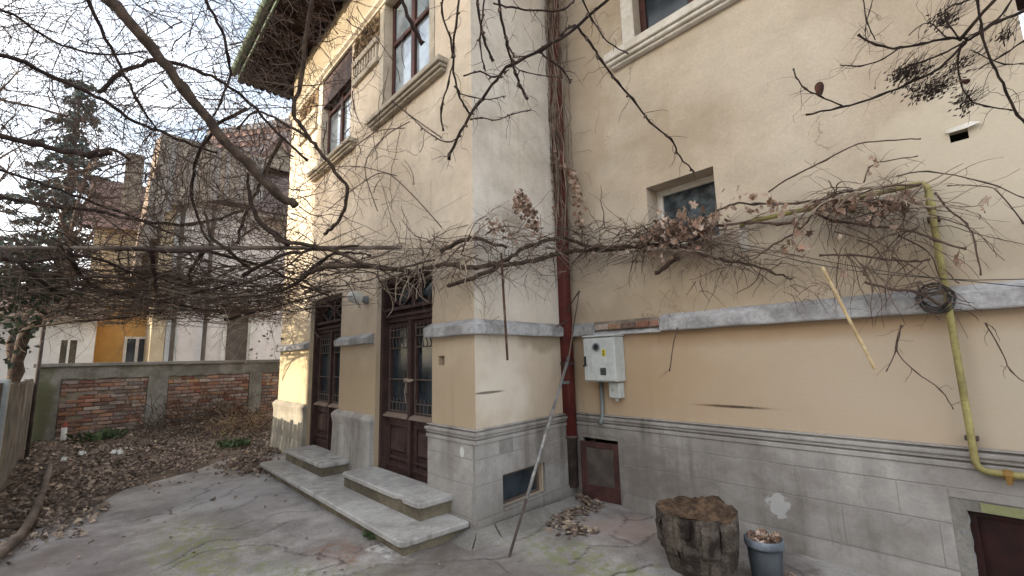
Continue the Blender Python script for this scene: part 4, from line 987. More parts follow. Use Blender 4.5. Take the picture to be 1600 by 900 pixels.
for i, (pl, d0, d1, w0, w1, mt) in enumerate(LIMBS):
    m = MB(); q = pixlimb(m, pl, d0, d1, w0*.92, w1*.85, i, 8)
    m.build('limb', mt, bt, smooth=True)
    paths.append(q)
m = MB()
for i in (0,1,2,4,6,7,8,11,12): limb(m, [crown_base, (crown_base+paths[i][0])/2+Vector((0,0,.35)), paths[i][0]], .06, (paths[i][0]-paths[i][1]).length*0+PXR(LIMBS[i][3], LIMBS[i][1]), 6, True, 60+i)
m.build('bough', 'bark', bt, smooth=True)
for i, q in enumerate(paths):
    k = [22,34,26,26,16,18,22,22,30,22,12,26,22,16][i]
    twigs(tw, rng, q, int(k*1.2), [.45,.6,.6,.6,.5,.5,.5,.45,.7,.55,.4,.6,.6,.5][i], .0038, .95, .38, -.02, 2, .06, .1)
tw.build('twigs', 'twig', bt, kind='stuff')

# --- thicket of thin shoots against the sky, rising from the vine
def thicket(rng, mb, n, box, d0, d1, ln, r, drift=(0,0,0), sub=2):
    for _ in range(n):
        px, py = rng.uniform(box[0], box[2]), rng.uniform(box[1], box[3]); p = dep(px, py, rng.uniform(d0, d1))
        d = rvec(rng)+Vector(drift); q = walk(rng, p, d, ln*rng.uniform(.5,1.3), 6, .3, -.02)
        big = 2.0 if rng.random() < .16 else 1.; mb.tube(q, [r*big*rng.uniform(.7,1.2)*(1-.1*k) for k in range(7)], 4, False)
        if sub: twigs(mb, rng, q, sub, ln*.4, r*.6, .9, .35, 0, 1, 0)

# --- pergola: old pipe frame carrying the vine
pg = thing('vine_pergola', (-2.6,-2.4,0), 'rusty pipe frame carrying the tangled grape vine between fence and front', 'pergola')
pA, pB = on(628,387,'z',2.80), on(-40,388,'z',2.80)
pE = pA+(pB-pA)*1.25
MB().tube([pA, pB, pE], .022, 8).build('pipe', 'twig_grey', pg, smooth=True)
MB().tube([pE+Vector((0,0,.02)), Vector((pE.x,pE.y,0))], .03, 8).build('post', 'pipe_iron', pg, smooth=True)
F1, F2 = Vector((-6.6,-.03,2.72)), Vector((-7.9,-3.45,2.62))
MB().tube([F1, F2], .022, 8).build('pipe', 'pipe_iron', pg, smooth=True); MB().tube([F2, Vector((F2.x,F2.y,0))], .028, 8).build('post', 'pipe_iron', pg, smooth=True)
MB().tube([pE, F2], .022, 8).build('pipe', 'pipe_iron', pg, smooth=True)
m = MB()
for t in (.12,.3,.48,.66,.84):
    a, b = pA.lerp(pB, t), F1.lerp(F2, t); m = MB().tube([a-Vector((0,0,.02)), (a+b)/2-Vector((0,0,.06)), b], .006, 4); m.build('wire', 'cable', pg)

gv = thing('grape_vine', (-8.5,-3.78,0), 'old leafless grape vine tangled over the pipe pergola', 'vine')
m = MB(); limb(m, [(-8.5,-3.78,-.1),(-8.45,-3.8,.8),(-8.5,-3.76,1.6),(-8.3,-3.7,2.2),(-7.9,-3.4,2.6)], .11, .07, 9, True, 4); limb(m, [(-8.48,-3.77,1.6),(-8.7,-3.9,2.1),(-8.8,-3.7,2.7)], .06, .04, 8, True, 5)
m.wear(.012, 9).build('trunk', 'bark', gv, smooth=True)
def mat_pt(rng, zlo=2.45, zhi=2.85):
    u = rng.random()**.8; t = rng.random(); a = pA.lerp(pB, t*1.05); b = F1.lerp(F2, t)
    p = a.lerp(b, u); p.z = rng.uniform(zlo, zhi); return p
rng = random.Random(77)
CANES = [[(640,425),(560,415),(500,420),(440,455),(360,465),(280,470),(180,478),(60,480)], [(0,440),(70,490),(120,480),(200,478),(300,460),(370,440)],
 [(180,388),(260,392),(330,395),(420,420),(480,450),(520,465)], [(300,442),(230,425),(170,432),(90,432),(20,440)], [(110,390),(125,430),(165,455),(240,470),(350,490)],
 [(238,385),(242,430),(246,462)], [(320,390),(298,420),(292,448),(240,430),(180,422)], [(90,380),(112,410),(125,435)], [(0,390),(40,420),(80,452),(110,475),(60,500),(20,520)],
 [(430,375),(520,392),(600,420),(680,405)], [(380,430),(440,400),(500,390),(560,385)], [(460,445),(500,410),(530,395),(580,400)], [(20,520),(90,505),(200,495),(330,480),(450,462)],
 [(0,405),(60,408),(140,402),(230,440)], [(350,500),(420,482),(520,455)], [(390,420),(360,395),(330,370),(320,330)], [(450,380),(410,350),(392,310),(385,270)]]
vp = []
for i, pl in enumerate(CANES):
    pts = []
    for x_, y_ in pl:
        z = 2.62+.1*math.sin(i*2+x_*.01); v = ray(x_, y_); d = (z-1.6)/max(v.z, .06)
        pts.append(dep(x_, y_, min(max(d, 4.4), 7.2)))
    m = MB(); q = limb(m, pts, rng.uniform(.020,.030), rng.uniform(.006,.012), 7, True, 200+i); m.build('cane', 'bark_dark' if i % 3 else 'bark', gv, smooth=True); vp.append(q)
tg = [MB(), MB(), MB()]
for k in range(1200):
    p = mat_pt(rng); a = rng.uniform(0, 6.28); d = Vector((math.cos(a), math.sin(a), rng.uniform(-.15,.2)))
    if rng.random() < .5: d = (F1-F2).normalized()*rng.choice((-1,1))+rvec(rng)*.4
    q = walk(rng, p, d, rng.uniform(.5,1.6), 8, .25, 0)
    for v in q: v.z = min(max(v.z, 2.36), 3.1); v.y = min(v.y, -.06)
    r = rng.choice((.003,.004,.005,.006,.008,.011)); mb = tg[k % 3]
    mb.tube(q, [r*(1-.06*i) for i in range(9)], 4, False)
    twigs(mb, rng, q, 2, .35, .0026, .95, .35, -.03, 1, 0)
for q in vp: twigs(tg[0], rng, q, 22, .5, .0034, .95, .35, .0, 2, .08)
th = MB()
# shoots standing up from the vine towards the limbs
thicket(rng, th, 540, (215,195,470,400), 4.6, 6.4, .6, .0040, (0,0,.3))
thicket(rng, th, 820, (-20,-10,420,210), 4.2, 6.5, .6, .0035, (0,0,.05))
thicket(rng, th, 400, (-20,200,260,400), 4.4, 6.5, .6, .0042, (0,0,.2))
thicket(rng, th, 150, (400,-10,560,200), 4.4, 5.0, .5, .0034, (0,0,.05))
thicket(rng, th, 40, (500,200,680,370), 4.6, 5.1, .5, .0026, (0,0,.1), 1)
# pale aerial strands hanging off the front edge over the doors
pw = MB()
for k in range(90):
    x_, y_ = rng.uniform(430,690), rng.uniform(375,440); p = on(x_, y_, 'y', rng.uniform(-.55,-.08))
    q = walk(rng, p, rvec(rng)*.8+Vector((0,0,-.5)), rng.uniform(.2,.6), 7, .4, -.12); pw.tube(q, .0032, 4, False)
for k in range(60):
    x_, y_ = rng.uniform(0,460), rng.uniform(440,520); p = dep(x_, y_, rng.uniform(5,6.5))
    q = walk(rng, p, rvec(rng)+Vector((0,0,-.9)), rng.uniform(.25,.7), 7, .35, -.1); pw.tube(q, .003, 4, False)
    twigs(pw, rng, q, 2, .2, .002, .9, .3, -.1, 0)
tg[0].build('twigs', 'twig', gv, kind='stuff'); tg[1].build('twigs', 'bark', gv, kind='stuff'); tg[2].build('twigs', 'twig_grey', gv, kind='stuff'); th.build('shoots', 'twig', gv, kind='stuff'); pw.build('tendrils', 'twig_pale', gv, kind='stuff')
m = MB()
for k in range(420):
    c = rng.choice(((18,500,45,50,5.2),(60,455,50,30,5.6),(30,420,40,30,5.4)))
    p = dep(c[0]+rng.gauss(0,c[2]*.6), c[1]+rng.gauss(0,c[3]*.6), c[4]+rng.uniform(-.4,.4)); small_leaf(m, rng, p, .07, rvec(rng), 1)
m.build('ivy_leaves', 'ivy', gv, kind='stuff')
m = MB()
for k in range(50):
    p = dep(rng.gauss(410,14), rng.uniform(470,590), rng.uniform(6.2,6.7)); add_leaf(m, rng, p, .05)
m.build('dry_leaves', 'dead_leaf', gv, kind='stuff')

# --- cane vine hanging into the top of the picture, in front of the corner
hv = thing('hanging_vine', (1.2,-4.7,0), 'dark knotty vine shoots hanging down from the top edge before the corner', 'vine')
HV = [
 ([(1100,-120),(1020,-50),(960,-10),(905,38),(850,75),(800,100),(775,125),(745,165),(720,205),(700,249)], 1.7,2.1, 7,6),
 ([(878,55),(898,40),(922,68),(940,95),(965,128),(990,155),(1015,190),(1048,217),(1062,245),(1085,268)], 1.85,2.3, 6,3),
 ([(843,82),(862,95),(878,108),(892,130)], 1.9,2.0, 4,3), ([(800,100),(806,118),(814,135),(825,155)], 1.95,2.0, 5,6),
 ([(722,-30),(712,40),(708,100),(716,145),(730,172),(738,178)], 1.9,2.1, 5,4), ([(745,-30),(747,20),(756,60),(770,97)], 1.8,1.9, 6,5),
 ([(778,-30),(784,30),(793,70),(800,100)], 1.75,1.95, 6,5), ([(606,-50),(625,-10),(642,35),(659,68)], 1.9,2.0, 7,9),
 ([(890,-40),(910,0),(925,30),(950,65),(982,84)], 1.9,2.1, 4,2.5), ([(770,5),(800,12),(840,17),(880,15),(898,0)], 1.9,1.9, 4,4),
 ([(720,212),(700,222),(677,213),(655,195),(640,180),(613,157)], 2.1,2.6, 3,2), ([(735,186),(752,184),(775,188),(800,178),(830,172)], 2.1,2.3, 3,2),
 ([(708,100),(700,130),(690,170),(692,205)], 2.0,2.1, 3,4), ([(760,-20),(752,40),(750,70),(758,110)], 1.85,1.95, 4,3), ([(725,118),(750,112),(772,120),(795,108)], 2.05,2.1, 3.5,3),
 ([(793,70),(802,85),(806,90),(842,82),(848,72)], 1.9,1.95,3,2.5), ([(800,100),(818,112),(850,118),(880,122)], 2.0,2.1,2.5,2),
 ([(700,-30),(690,20),(704,60),(707,90)], 1.9,2.0,4,4), ([(716,145),(740,152),(765,155),(790,150)], 2.05,2.2,2.5,2)]
rng = random.Random(15); tw = MB(); h0 = []
for i, (pl, d0, d1, w0, w1) in enumerate(HV):
    m = MB(); q = pixlimb(m, pl, d0, d1, w0*.72, w1*.72, 300+i, 7); m.build('cane', 'bark_dark', hv, smooth=True); h0.append(q[0])
    twigs(tw, rng, q, [16,14,5,3,8,5,5,1,7,8,8,8,3,5,5,4,4,5,5][i], .13, .0017, .95, .45, -.15, 1, 0, .25)
    for j in range(3, len(q)-1, 4): tw.tube([q[j]-rvec(rng)*.001, q[j]+rvec(rng)*.014+Vector((0,0,-.004))], [PXR(w0,d0)*1.2,PXR(w0,d0)*.5], 5)
m = MB(); st_ = limb(m, [(1.2,-4.7,-.1),(1.15,-4.6,1.5),(1.3,-4.3,2.9),(1.8,-3.4,3.35),(2.4,-2.2,3.42),(2.9,-1.2,3.45)], .04, .018, 8, True, 9)
for p in (h0[0],h0[4],h0[5],h0[6],h0[7],h0[8],h0[13],h0[17]):
    q = min(st_, key=lambda v: (v-p).length); limb(m, [q, (p+q)/2+Vector((0,0,.08)), p], .010, .006, 6, True, 3)
m.build('stem', 'bark', hv, smooth=True); tw.build('twigs', 'twig', hv, kind='stuff')

# --- seed-bearing tree reaching in at the upper right
ls = thing('lilac_tree', (5.6,-.9,0), 'bare twigs with dry seed clusters reaching in at the upper right corner', 'tree')
RV = [
 ([(1720,-40),(1660,-8),(1600,18),(1560,34),(1520,57),(1503,72),(1470,105),(1430,125),(1372,150),(1315,167),(1258,180)], 2.0,2.3, 7,4),
 ([(1512,60),(1480,60),(1440,68),(1405,75),(1370,70),(1340,55)], 2.05,2.25, 5,4), ([(1405,75),(1380,92),(1345,103),(1313,102)], 2.15,2.3, 3,2),
 ([(1315,165),(1280,150),(1258,138),(1245,122),(1240,108)], 2.25,2.35, 3,2.5), ([(1520,-40),(1527,0),(1535,50),(1550,100),(1572,140),(1590,180),(1620,210)], 1.9,1.95, 4,5),
 ([(1590,-20),(1572,15),(1548,38),(1510,60)], 2.0,2.05, 4,3), ([(1505,65),(1497,95),(1500,125),(1515,155),(1540,165),(1582,172)], 2.1,2.2, 4,2.5),
 ([(1502,68),(1470,85),(1435,98),(1405,110)], 2.1,2.2, 4,3), ([(1660,50),(1600,64),(1570,85),(1530,108)], 2.1,2.3, 4,2), ([(1500,60),(1480,35),(1478,15),(1500,5),(1540,-10)], 2.05,2.0, 3,4),
 ([(1345,-20),(1355,33),(1367,62)], 2.3,2.3, 2.5,2), ([(1368,-20),(1358,20),(1352,45),(1354,62)], 2.3,2.3, 2,1.5), ([(1480,60),(1450,35),(1420,55)], 2.1,2.25, 2.5,2), ([(1620,95),(1570,100),(1520,80)], 2.2,2.2, 2.5,2)]
rng = random.Random(19); tw = MB(); h0 = []
for i, (pl, d0, d1, w0, w1) in enumerate(RV):
    m = MB(); q = pixlimb(m, pl, d0, d1, w0*.75, w1*.75, 400+i, 6); m.build('branch', 'bark_dark', ls, smooth=True); h0.append(q[0])
    twigs(tw, rng, q, [20,16,9,8,9,7,10,9,11,8,4,4,6,8][i], .15, .0014, .9, .4, -.02, 1, .02, .2)
tw.build('twigs', 'bark_dark', ls, kind='stuff')
m = MB(); st_ = limb(m, [(5.6,-.9,-.1),(5.4,-.8,1.5),(5.1,-.75,2.6),(4.6,-.8,3.3)], .06, .02, 8, True, 12)
for p in (h0[0],h0[4],h0[5],h0[8],h0[9]): limb(m, [st_[-3], (st_[-1]+p)/2, p], .015, .006, 6, True, 8)
limb(m, [st_[-1], (4.0,-.9,3.6), h0[10]], .012, .004, 6, True, 8)
m.build('trunk', 'bark', ls, smooth=True)
for (cx, cy, sx, sy, n_, d) in ((1418,115,30,16,170,2.2),(1455,138,34,16,200,2.2),(1478,28,22,14,90,2.1),(1508,160,18,18,80,2.15),(1570,55,12,12,40,2.1),(1500,100,30,14,60,2.2)):
    m = MB()
    for k in range(n_):
        ox = rng.gauss(0, sx*.55); p = dep(cx+ox, cy-.25*ox+rng.gauss(0, sy*.5), d+rng.uniform(-.05,.05)); dd = (Vector((-.6,.1,-.45))+rvec(rng)*.6).normalized()*.018
        m.tube([p, p+dd*.5, p+dd], [.0008,.0036,.0010], 4, False); 
        if k % 2 == 0: m.tube([p, p-dd*1.5+rvec(rng)*.004, p-dd*3+Vector((.02,0,.015))], .0009, 3, False)
    m.build('seed_cluster', 'bark_dark', ls, kind='stuff')
m = MB(); vs = [Vector((0,0,.012))]+[Vector((.03*math.sin(t)*(1-.25*math.cos(t)), .036*math.cos(t)-.006*abs(math.cos(t*.5)), .010*math.sin(2*t))) for t in [i*math.pi/6 for i in range(12)]]; fs = [(0,i+1,(i+1) % 12+1) for i in range(12)]
p = dep(1280,138,2.28); m.add([p+_r*v.x*.8+_u*v.y*1.1-_f*v.z for v in vs], fs, .35); m.build('dead_leaf', 'leaf_dark', ls); m = MB(); p = dep(1506,127,2.12)
m.add([p+_r*v.x*1.0+_u*v.y*.35-_f*v.z for v in vs], fs, .8); m.build('dead_leaf', 'leaf_dark', ls)

# --- vine trained along the return and the right wall
wv = thing('wall_vine', (.1,-.1,2.4), 'leafless vine with brown dead leaves strung along the right wall at lintel height', 'vine')
def wp(x_, y_, off=0.):
    """a point hanging just off the return (left of the pipe) or off the set-back wall"""
    if x_ < 742: return on(x_, y_, 'y', -.12-off)
    p = on(x_, y_, 'x', .10+off)
    return p if p.y < 1.45 and x_ < 885 else on(x_, y_, 'y', 1.50-off)
WV = [
 ([(640,428),(670,418),(700,412),(720,418),(744,419),(773,413),(807,413),(842,405),(864,398)], 6,7), ([(700,448),(740,435),(773,418),(800,400),(822,387),(847,378),(878,371),(911,382),(944,387),(1000,386)], 6,7),
 ([(690,392),(720,378),(742,373),(762,378),(790,385)], 7,4), ([(864,398),(900,392),(950,390),(1000,385),(1024,381),(1069,389),(1102,398),(1135,407),(1169,413),(1202,424),(1240,436)], 7,2.2),
 ([(1062,402),(1045,412),(1024,427)], 8,7), ([(1118,330),(1147,318),(1180,319),(1213,318),(1247,317),(1280,312),(1320,300),(1380,292),(1440,288)], 3,3), ([(1100,345),(1130,352),(1170,348),(1216,350),(1245,345)], 4,3),
 ([(1190,395),(1215,378),(1240,365),(1262,345),(1280,320)], 3,2.5), ([(1270,330),(1300,345),(1360,352),(1420,360),(1460,375),(1510,390)], 4,2.5), ([(1460,300),(1485,330),(1510,350),(1524,380),(1532,430)], 3,2),
 ([(1280,400),(1330,398),(1380,405),(1430,408),(1452,405)], 3,2.5), ([(1200,300),(1240,275),(1290,250),(1340,225),(1400,219),(1440,217)], 2.5,1.5), ([(1350,285),(1358,262),(1380,252),(1435,244)], 2.5,1.5), ([(1400,275),(1450,268),(1540,285),(1600,310)], 2,1.5),
 ([(1350,440),(1390,450),(1440,460),(1470,478)], 4,5), ([(1408,508),(1400,545),(1385,580)], 2,1.5), ([(1410,508),(1400,545),(1430,580),(1470,610),(1490,640)], 2,1.5), ([(1058,512),(1052,540),(1046,580)], 2,1.5), ([(1540,505),(1560,540),(1580,580),(1605,600)], 2,1.5),
 ([(905,455),(890,480),(885,500),(870,510)], 2.5,2), ([(1600,350),(1560,300),(1530,290),(1480,290)], 2,1.5)]
rng = random.Random(55); wt = MB(); wq = []
for i, (pl, w0, w1) in enumerate(WV):
    pts = [wp(x_, y_, rng.uniform(0,.05)) for x_, y_ in pl]; d = (pts[0]-CAM).dot(_f)
    m = MB(); q = limb(m, pts, PXR(w0, d), PXR(w1, d), 6, True, 500+i); m.build('cane', 'bark' if w0 > 5 else 'twig', wv, smooth=True); wq.append(q)
    twigs(wt, rng, q, [20,28,10,24,3,12,10,6,14,10,8,7,5,6,6,3,4,2,3,2,5][i], .22 if w0 > 3.5 else .14, .0022, .95, .4, -.06, 1, 0)
g2_ = MB(); g3_ = MB()
def clump(n, box, ln, r, mb, off=(0,.14), grav=-.06, up=0., sub=1):
    for _ in range(n):
        x_, y_ = rng.uniform(box[0],box[2]), rng.uniform(box[1],box[3]); p = wp(x_, y_, rng.uniform(*off))
        d = rvec(rng); 
        if rng.random() < .6: d = Vector((1,0,0))*rng.choice((-1,1))+d*.6
        d.z += up; q = walk(rng, p, d, ln*rng.uniform(.4,1.2), 6, .35, grav)
        for v in q:
            if v.y > D-.03 and v.x > .0: v.y = D-.03
            if v.x < .015 and v.y > .0: v.x = .015
            if v.x < 0 and v.y > -.02: v.y = -.02
        big = rng.choice((1,1,1,1.7,2.4)); mb.tube(smoothpath(q,2), [r*big*rng.uniform(.8,1.2)*(1-.05*k) for k in range(13)], 4, False)
        if sub and rng.random() < .6: twigs(mb, rng, q, sub, ln*.35, r*.7, .9, .35, grav, 0)
clump(150, (640,365,890,430), .6, .0030, g2_); clump(130, (880,350,1010,402), .5, .0030, g2_); clump(110, (1000,350,1150,398), .5, .0030, g2_); clump(50, (1130,375,1230,420), .35, .0024, g2_)
clump(45, (1000,345,1150,395), .4, .003, g3_); clump(58, (1280,292,1450,340), .45, .0028, g2_); clump(50, (1285,292,1440,330), .4, .0030, g3_); clump(95, (1270,300,1460,420), .5, .0024, g2_, grav=-.3, up=-.4)
clump(34, (1080,400,1180,440), .22, .0020, g2_, grav=-.25, up=-.5); clump(55, (560,378,690,440), .45, .0028, g3_, grav=-.12); clump(60, (700,370,960,440), .4, .0028, g3_, grav=-.1); clump(50, (760,320,830,375), .25, .0022, g3_); clump(40, (1220,410,1300,470), .2, .0016, g2_, grav=-.2)
clump(22, (1410,430,1500,490), .2, .004, g2_); clump(30, (690,420,860,500), .3, .0016, g3_, grav=-.3, up=-.4, sub=0); clump(24, (900,400,1150,500), .25, .0015, g2_, (0,.03), -.3, -.5, 0)
wt.build('twigs', 'twig', wv, kind='stuff'); g2_.build('twigs', 'twig', wv, kind='stuff'); g3_.build('twigs', 'twig_pale', wv, kind='stuff')
# dead leaves: the ones that can be picked out are parts of their own, the packed heaps are stuff
LM = []
for k in range(14):
    m = MB(); vs, fs = leaf_shape(random.Random(90+k), .075); m.add(vs, fs, random.Random(k).random())
    me = bpy.data.meshes.new('dead_leaf'); me.from_pydata(m.v, [], m.f); at = me.attributes.new('tint','FLOAT','FACE'); at.data.foreach_set('value', m.t); me.materials.append(MT['dead_leaf']); LM.append(me)
def leafpart(p, s, parent):
    o = bpy.data.objects.new('dead_leaf', rng.choice(LM)); COL.objects.link(o); o.parent = parent; o.location = Vector(p)-LOC[parent.name]
    o.rotation_euler = (R(90)+rng.gauss(0,.6), rng.gauss(0,.6), rng.uniform(0,6.28)); o.scale = [s*rng.uniform(.75,1.2)]*3
for (cx, cy, sx, sy, n_, s) in ((1040,362,34,18,60,1.05),(1090,350,42,18,52,1.05),(1200,330,40,22,20,.9),(1250,365,16,30,20,.9),(1300,320,40,14,22,.9),(1390,315,40,14,20,.8),(1350,350,60,30,14,.7),(1170,300,20,20,8,.8),(1540,310,14,20,4,.9),(1495,410,6,8,2,1.1),(990,360,40,14,12,.7),(960,400,60,8,8,.7),(1340,420,60,20,8,.7),(1070,420,10,6,3,.8),(1360,260,20,14,4,.8),(1115,345,14,10,8,1)):
    for _ in range(n_): leafpart(wp(rng.gauss(cx, sx*.55), rng.gauss(cy, sy*.55), rng.uniform(.0,.16)), s, wv)
m = MB()
def heap(n_, pts, w_, s, off=(.0,.15)):
    for _ in range(n_):
        t = rng.random()*(len(pts)-1); i = min(int(t), len(pts)-2); x_ = pts[i][0]+(pts[i+1][0]-pts[i][0])*(t-i)+rng.gauss(0,w_*.5); y_ = pts[i][1]+(pts[i+1][1]-pts[i][1])*(t-i)+rng.gauss(0,w_*.5)
        add_leaf(m, rng, wp(x_, y_, rng.uniform(*off)), s)
heap(190, [(808,308),(825,330),(838,362)], 11, .055); heap(150, [(1005,376),(1040,372),(1085,362),(1110,352)], 30, .062); heap(50, [(765,350),(800,372)], 14, .05); heap(90,[(1285,330),(1320,318),(1440,320)], 16, .055)
m.build('dead_leaves', 'dead_leaf', wv, kind='stuff')

# --- dead creeper up the downpipe and on the front
cr_ = thing('dead_creeper', (-.2,1.45,2.6), 'dry whitish creeper stems clinging to the upper downpipe with brown leaves below', 'creeper')
m1, m2, m3 = MB(), MB(), MB(); rng = random.Random(66)
for k in range(44):
    x0_ = rng.gauss(866,13); pts = []; y_ = 380
    while y_ > -40: pts.append(on(x0_-(380-y_)*.03+rng.gauss(0,4.5), y_, 'y', 1.44-rng.random()*.05)); y_ -= rng.uniform(26,44)
    (m1 if k % 2 else m2).tube(smoothpath(pts[rng.randrange(0,4):], 3), rng.uniform(.0025,.0055), 4, False)
    if k % 2: twigs(m2, rng, smoothpath(pts,2), 5, .22, .0014, .9, .4, -.05, 1)
for k in range(60):
    p = on(rng.gauss(868,30), rng.uniform(0,330), 'y', 1.62); q = walk(rng, p, rvec(rng)*Vector((1,.05,1)), rng.uniform(.15,.4), 6, .4, -.08)
    for v in q: v.y = min(v.y, 1.64); v.x = max(v.x, .004) if v.y > 0 else v.x
    m2.tube(q, .0016, 3, False)
m1.build('stems', 'twig_pale', cr_, kind='stuff'); m2.build('stems', 'twig_grey', cr_, kind='stuff')
for (pts, n_, w_) in (([(858,245),(856,300),(862,355)], 150, 9), ([(878,255),(892,275),(900,300),(905,355)], 120, 10), ([(868,230),(870,250)], 30, 8)):
    for _ in range(n_):
        t = rng.random()*(len(pts)-1); i = min(int(t), len(pts)-2); a_ = pts[i]; b_ = pts[i+1]
        add_leaf(m3, rng, on(a_[0]+(b_[0]-a_[0])*(t-i)+rng.gauss(0,w_*.5), a_[1]+(b_[1]-a_[1])*(t-i), 'y', rng.uniform(1.38,1.6)), .06)
m3.build('dead_leaves', 'dead_leaf', cr_, kind='stuff')
fc = thing('front_creeper', (-3.0,-.05,3.4), 'thin dry creeper twigs on the front wall between and below the upper windows', 'creeper')
m1 = MB()
for k in range(46):
    p = on(rng.uniform(470,640), rng.uniform(60,370), 'y', -rng.uniform(.02,.2)); q = walk(rng, p, rvec(rng)*Vector((1,.15,1))+Vector((0,0,.3)), rng.uniform(.4,1.2), 8, .3, -.02)
    for v in q: v.y = min(v.y, -.015)
    m1.tube(q, rng.uniform(.0025,.005), 4, False); twigs(m1, rng, q, 3, .3, .0020, .9, .35, 0, 0)
for pl in ([(690,355),(640,300),(600,270),(560,290),(510,330)], [(632,200),(590,205),(560,225),(500,270),(440,310)], [(612,158),(640,180),(690,215)], [(620,275),(560,260),(510,262)], [(640,190),(600,215),(570,260),(590,330)]):
    q = smoothpath([on(x_,y_,'y',-.18) for x_,y_ in pl], 4); m1.tube(q, .007, 5); twigs(m1, rng, q, 12, .4, .0024, .9, .35, 0, 1)
m1.build('twigs', 'twig', fc, kind='stuff')

# --- conifer and bare trees beyond
def conifer(root, base, h, w_, seed, n_=26):
    rng = random.Random(seed); t = MB(); t.tube([base, base+Vector((.05,.05,h*.5)), base+Vector((0,0,h))], [.22,.14,.02], 8); t.build('trunk', 'bark', root)
    lf = MB(); br = MB()
    for i in range(n_):
        f = .10+.9*i/n_; z = h*f; ln = w_*(1.06-f)**.8
        for j in range(8):
            if rng.random() < .25: continue
            a = rng.uniform(0,6.28); d = Vector((math.cos(a), math.sin(a), rng.uniform(-.25,.05))); l_ = ln*rng.uniform(.55,1.1)
            q = [base+Vector((0,0,z))+d*l_*t_+Vector((0,0,-.18*l_*t_*t_)) for t_ in (0,.33,.66,1)]; br.tube(q, [.03,.022,.014,.006], 4, False)
            for _ in range(int(38*l_)):
                t_ = rng.random()**.7; p = q[0].lerp(q[3], t_)+rvec(rng)*.16*(1.2-t_)+Vector((0,0,-.12))*rng.random(); small_leaf(lf, rng, p, .17, rvec(rng), 1)
    br.build('boughs', 'bark', root, kind='stuff'); lf.build('needles', 'conifer', root, kind='stuff')
for bx, by, h_, w_, lab in ((-19,-4.0,12.8,3.2,'dark blue green conifer nearest the ochre house'), (-22,-7.4,13.5,3.4,'dark conifer at the far left edge behind the pale outbuilding')):
    t = thing('conifer_tree', (bx,by,0), lab, 'tree', 'conifers beyond the garden wall'); conifer(t, Vector((bx,by,0)), h_, w_, int(h_*10))
def bare(name, base, h, seed, lab, mt='twig_grey', r=.16):
    rng = random.Random(seed); t = thing(name, base, lab, 'tree'); base = Vector(base); tr = MB(); tp = smoothpath([base, base+Vector((.1,.1,h*.3)), base+Vector((.3,-.1,h*.65)), base+Vector((.4,.2,h))], 4); tr.tube(tp, [r*(1-.85*i/(len(tp)-1)) for i in range(len(tp))], 8); tr.build('trunk', mt, t, smooth=True)
    m = MB()
    for k in range(26):
        i = rng.randrange(4, len(tp)); q = walk(rng, tp[i], rvec(rng)+Vector((0,0,.5)), rng.uniform(1.2,3.0), 7, .25, .05); m.tube(q, [.045*(1-.13*k_) for k_ in range(8)], 5, False); twigs(m, rng, q, 9, 1.0, .012, .8, .3, .02, 3, .2)
    m.build('branches', mt, t, kind='stuff')
bare('bare_tree', (-12.2,-5.6,0), 9.5, 3, 'pale barked leafless tree behind the fence at the upper left')
bare('bare_tree', (-17.5,-3.6,0), 9, 5, 'leafless tree with a slender reddish trunk before the conifer', 'twig', .13)

# ------------------------------------------------------------------ litter on the ground
rng = random.Random(101); m = MB(); m_ = MB()
def hz(x, y): return soil_h(x, y) if x < -6.2 else 0.004
LX = [-3.7,-2.75,-2.6,-2.25,-1.47,-1.0,-.36,.3]; LE = [-1.6,-2.6,-3.4,-4.9,-5.3,-5.95,-6.2,-6.3]
n_ = 0
while n_ < 5800:
    x_, y_ = rng.uniform(-9.4,-1.2), rng.uniform(-3.5,.3)
    e_ = np.interp(y_, LX, LE)+.9*mnoise.noise(Vector((y_*2.2, x_*1.1, 7)))
    if x_ > -6.25 and y_ > -.35 : continue
    dd = e_-x_
    if dd < 0 and rng.random() > .10*math.exp(dd*1.3): continue
    if dd > 0 and dd < .4 and rng.random() > .5+dd: continue
    if rng.random() > 1.1*math.exp(-max(0, -6.0-x_)*.18): continue
    small_leaf(m, rng, Vector((x_, y_, hz(x_,y_)+rng.random()*.03)), .052*rng.choice((.6,.8,1,1,1.5)), (0,0,1), .75); n_ += 1
for (c, sx, sy, k, hgt, s) in (((-4.9,-.75),.55,.28,900,.10,.06), ((.28,1.0),.13,.28,190,.04,.05), ((.55,.72),.17,.12,130,.03,.05), ((.08,1.38),.16,.12,150,.07,.055), ((2.3,1.0),.1,.08,40,.02,.06), ((-5.9,-.3),.3,.3,300,.06,.06)):
    for _ in range(k):
        x_, y_ = rng.gauss(c[0],sx*.6), rng.gauss(c[1],sy*.6); y_ = min(y_, 1.55) if x_ > -.05 else min(y_, -.12)
        if x_ < .06 and y_ > -.1: x_ = .06+rng.random()*.06
        h_ = hgt*math.exp(-((x_-c[0])/sx)**2-((y_-c[1])/sy)**2)
        if c[0] > 0: add_leaf(m_, rng, Vector((x_, y_, .01+rng.random()*h_)), s, (0,0,1), True)
        else: small_leaf(m, rng, Vector((x_, y_, hz(x_,y_)+.01+rng.random()*h_)), s, (0,0,1), .8)
for _ in range(150): small_leaf(m, rng, Vector((rng.uniform(-3,2.6), rng.uniform(-2.4,1.3), .012)), .035, (0,0,1), .3)
m.build('leaf_litter', 'litter', kind='stuff'); m_.build('leaf_litter', 'litter', kind='stuff')
tag(bpy.data.objects['leaf_litter'], 'brown dead leaves carpeting the ground to the left of the paving', 'leaves'); tag(bpy.data.objects['leaf_litter.001'], 'drift of curled brown leaves in the inner corner below the downpipe', 'leaves')
m = MB()
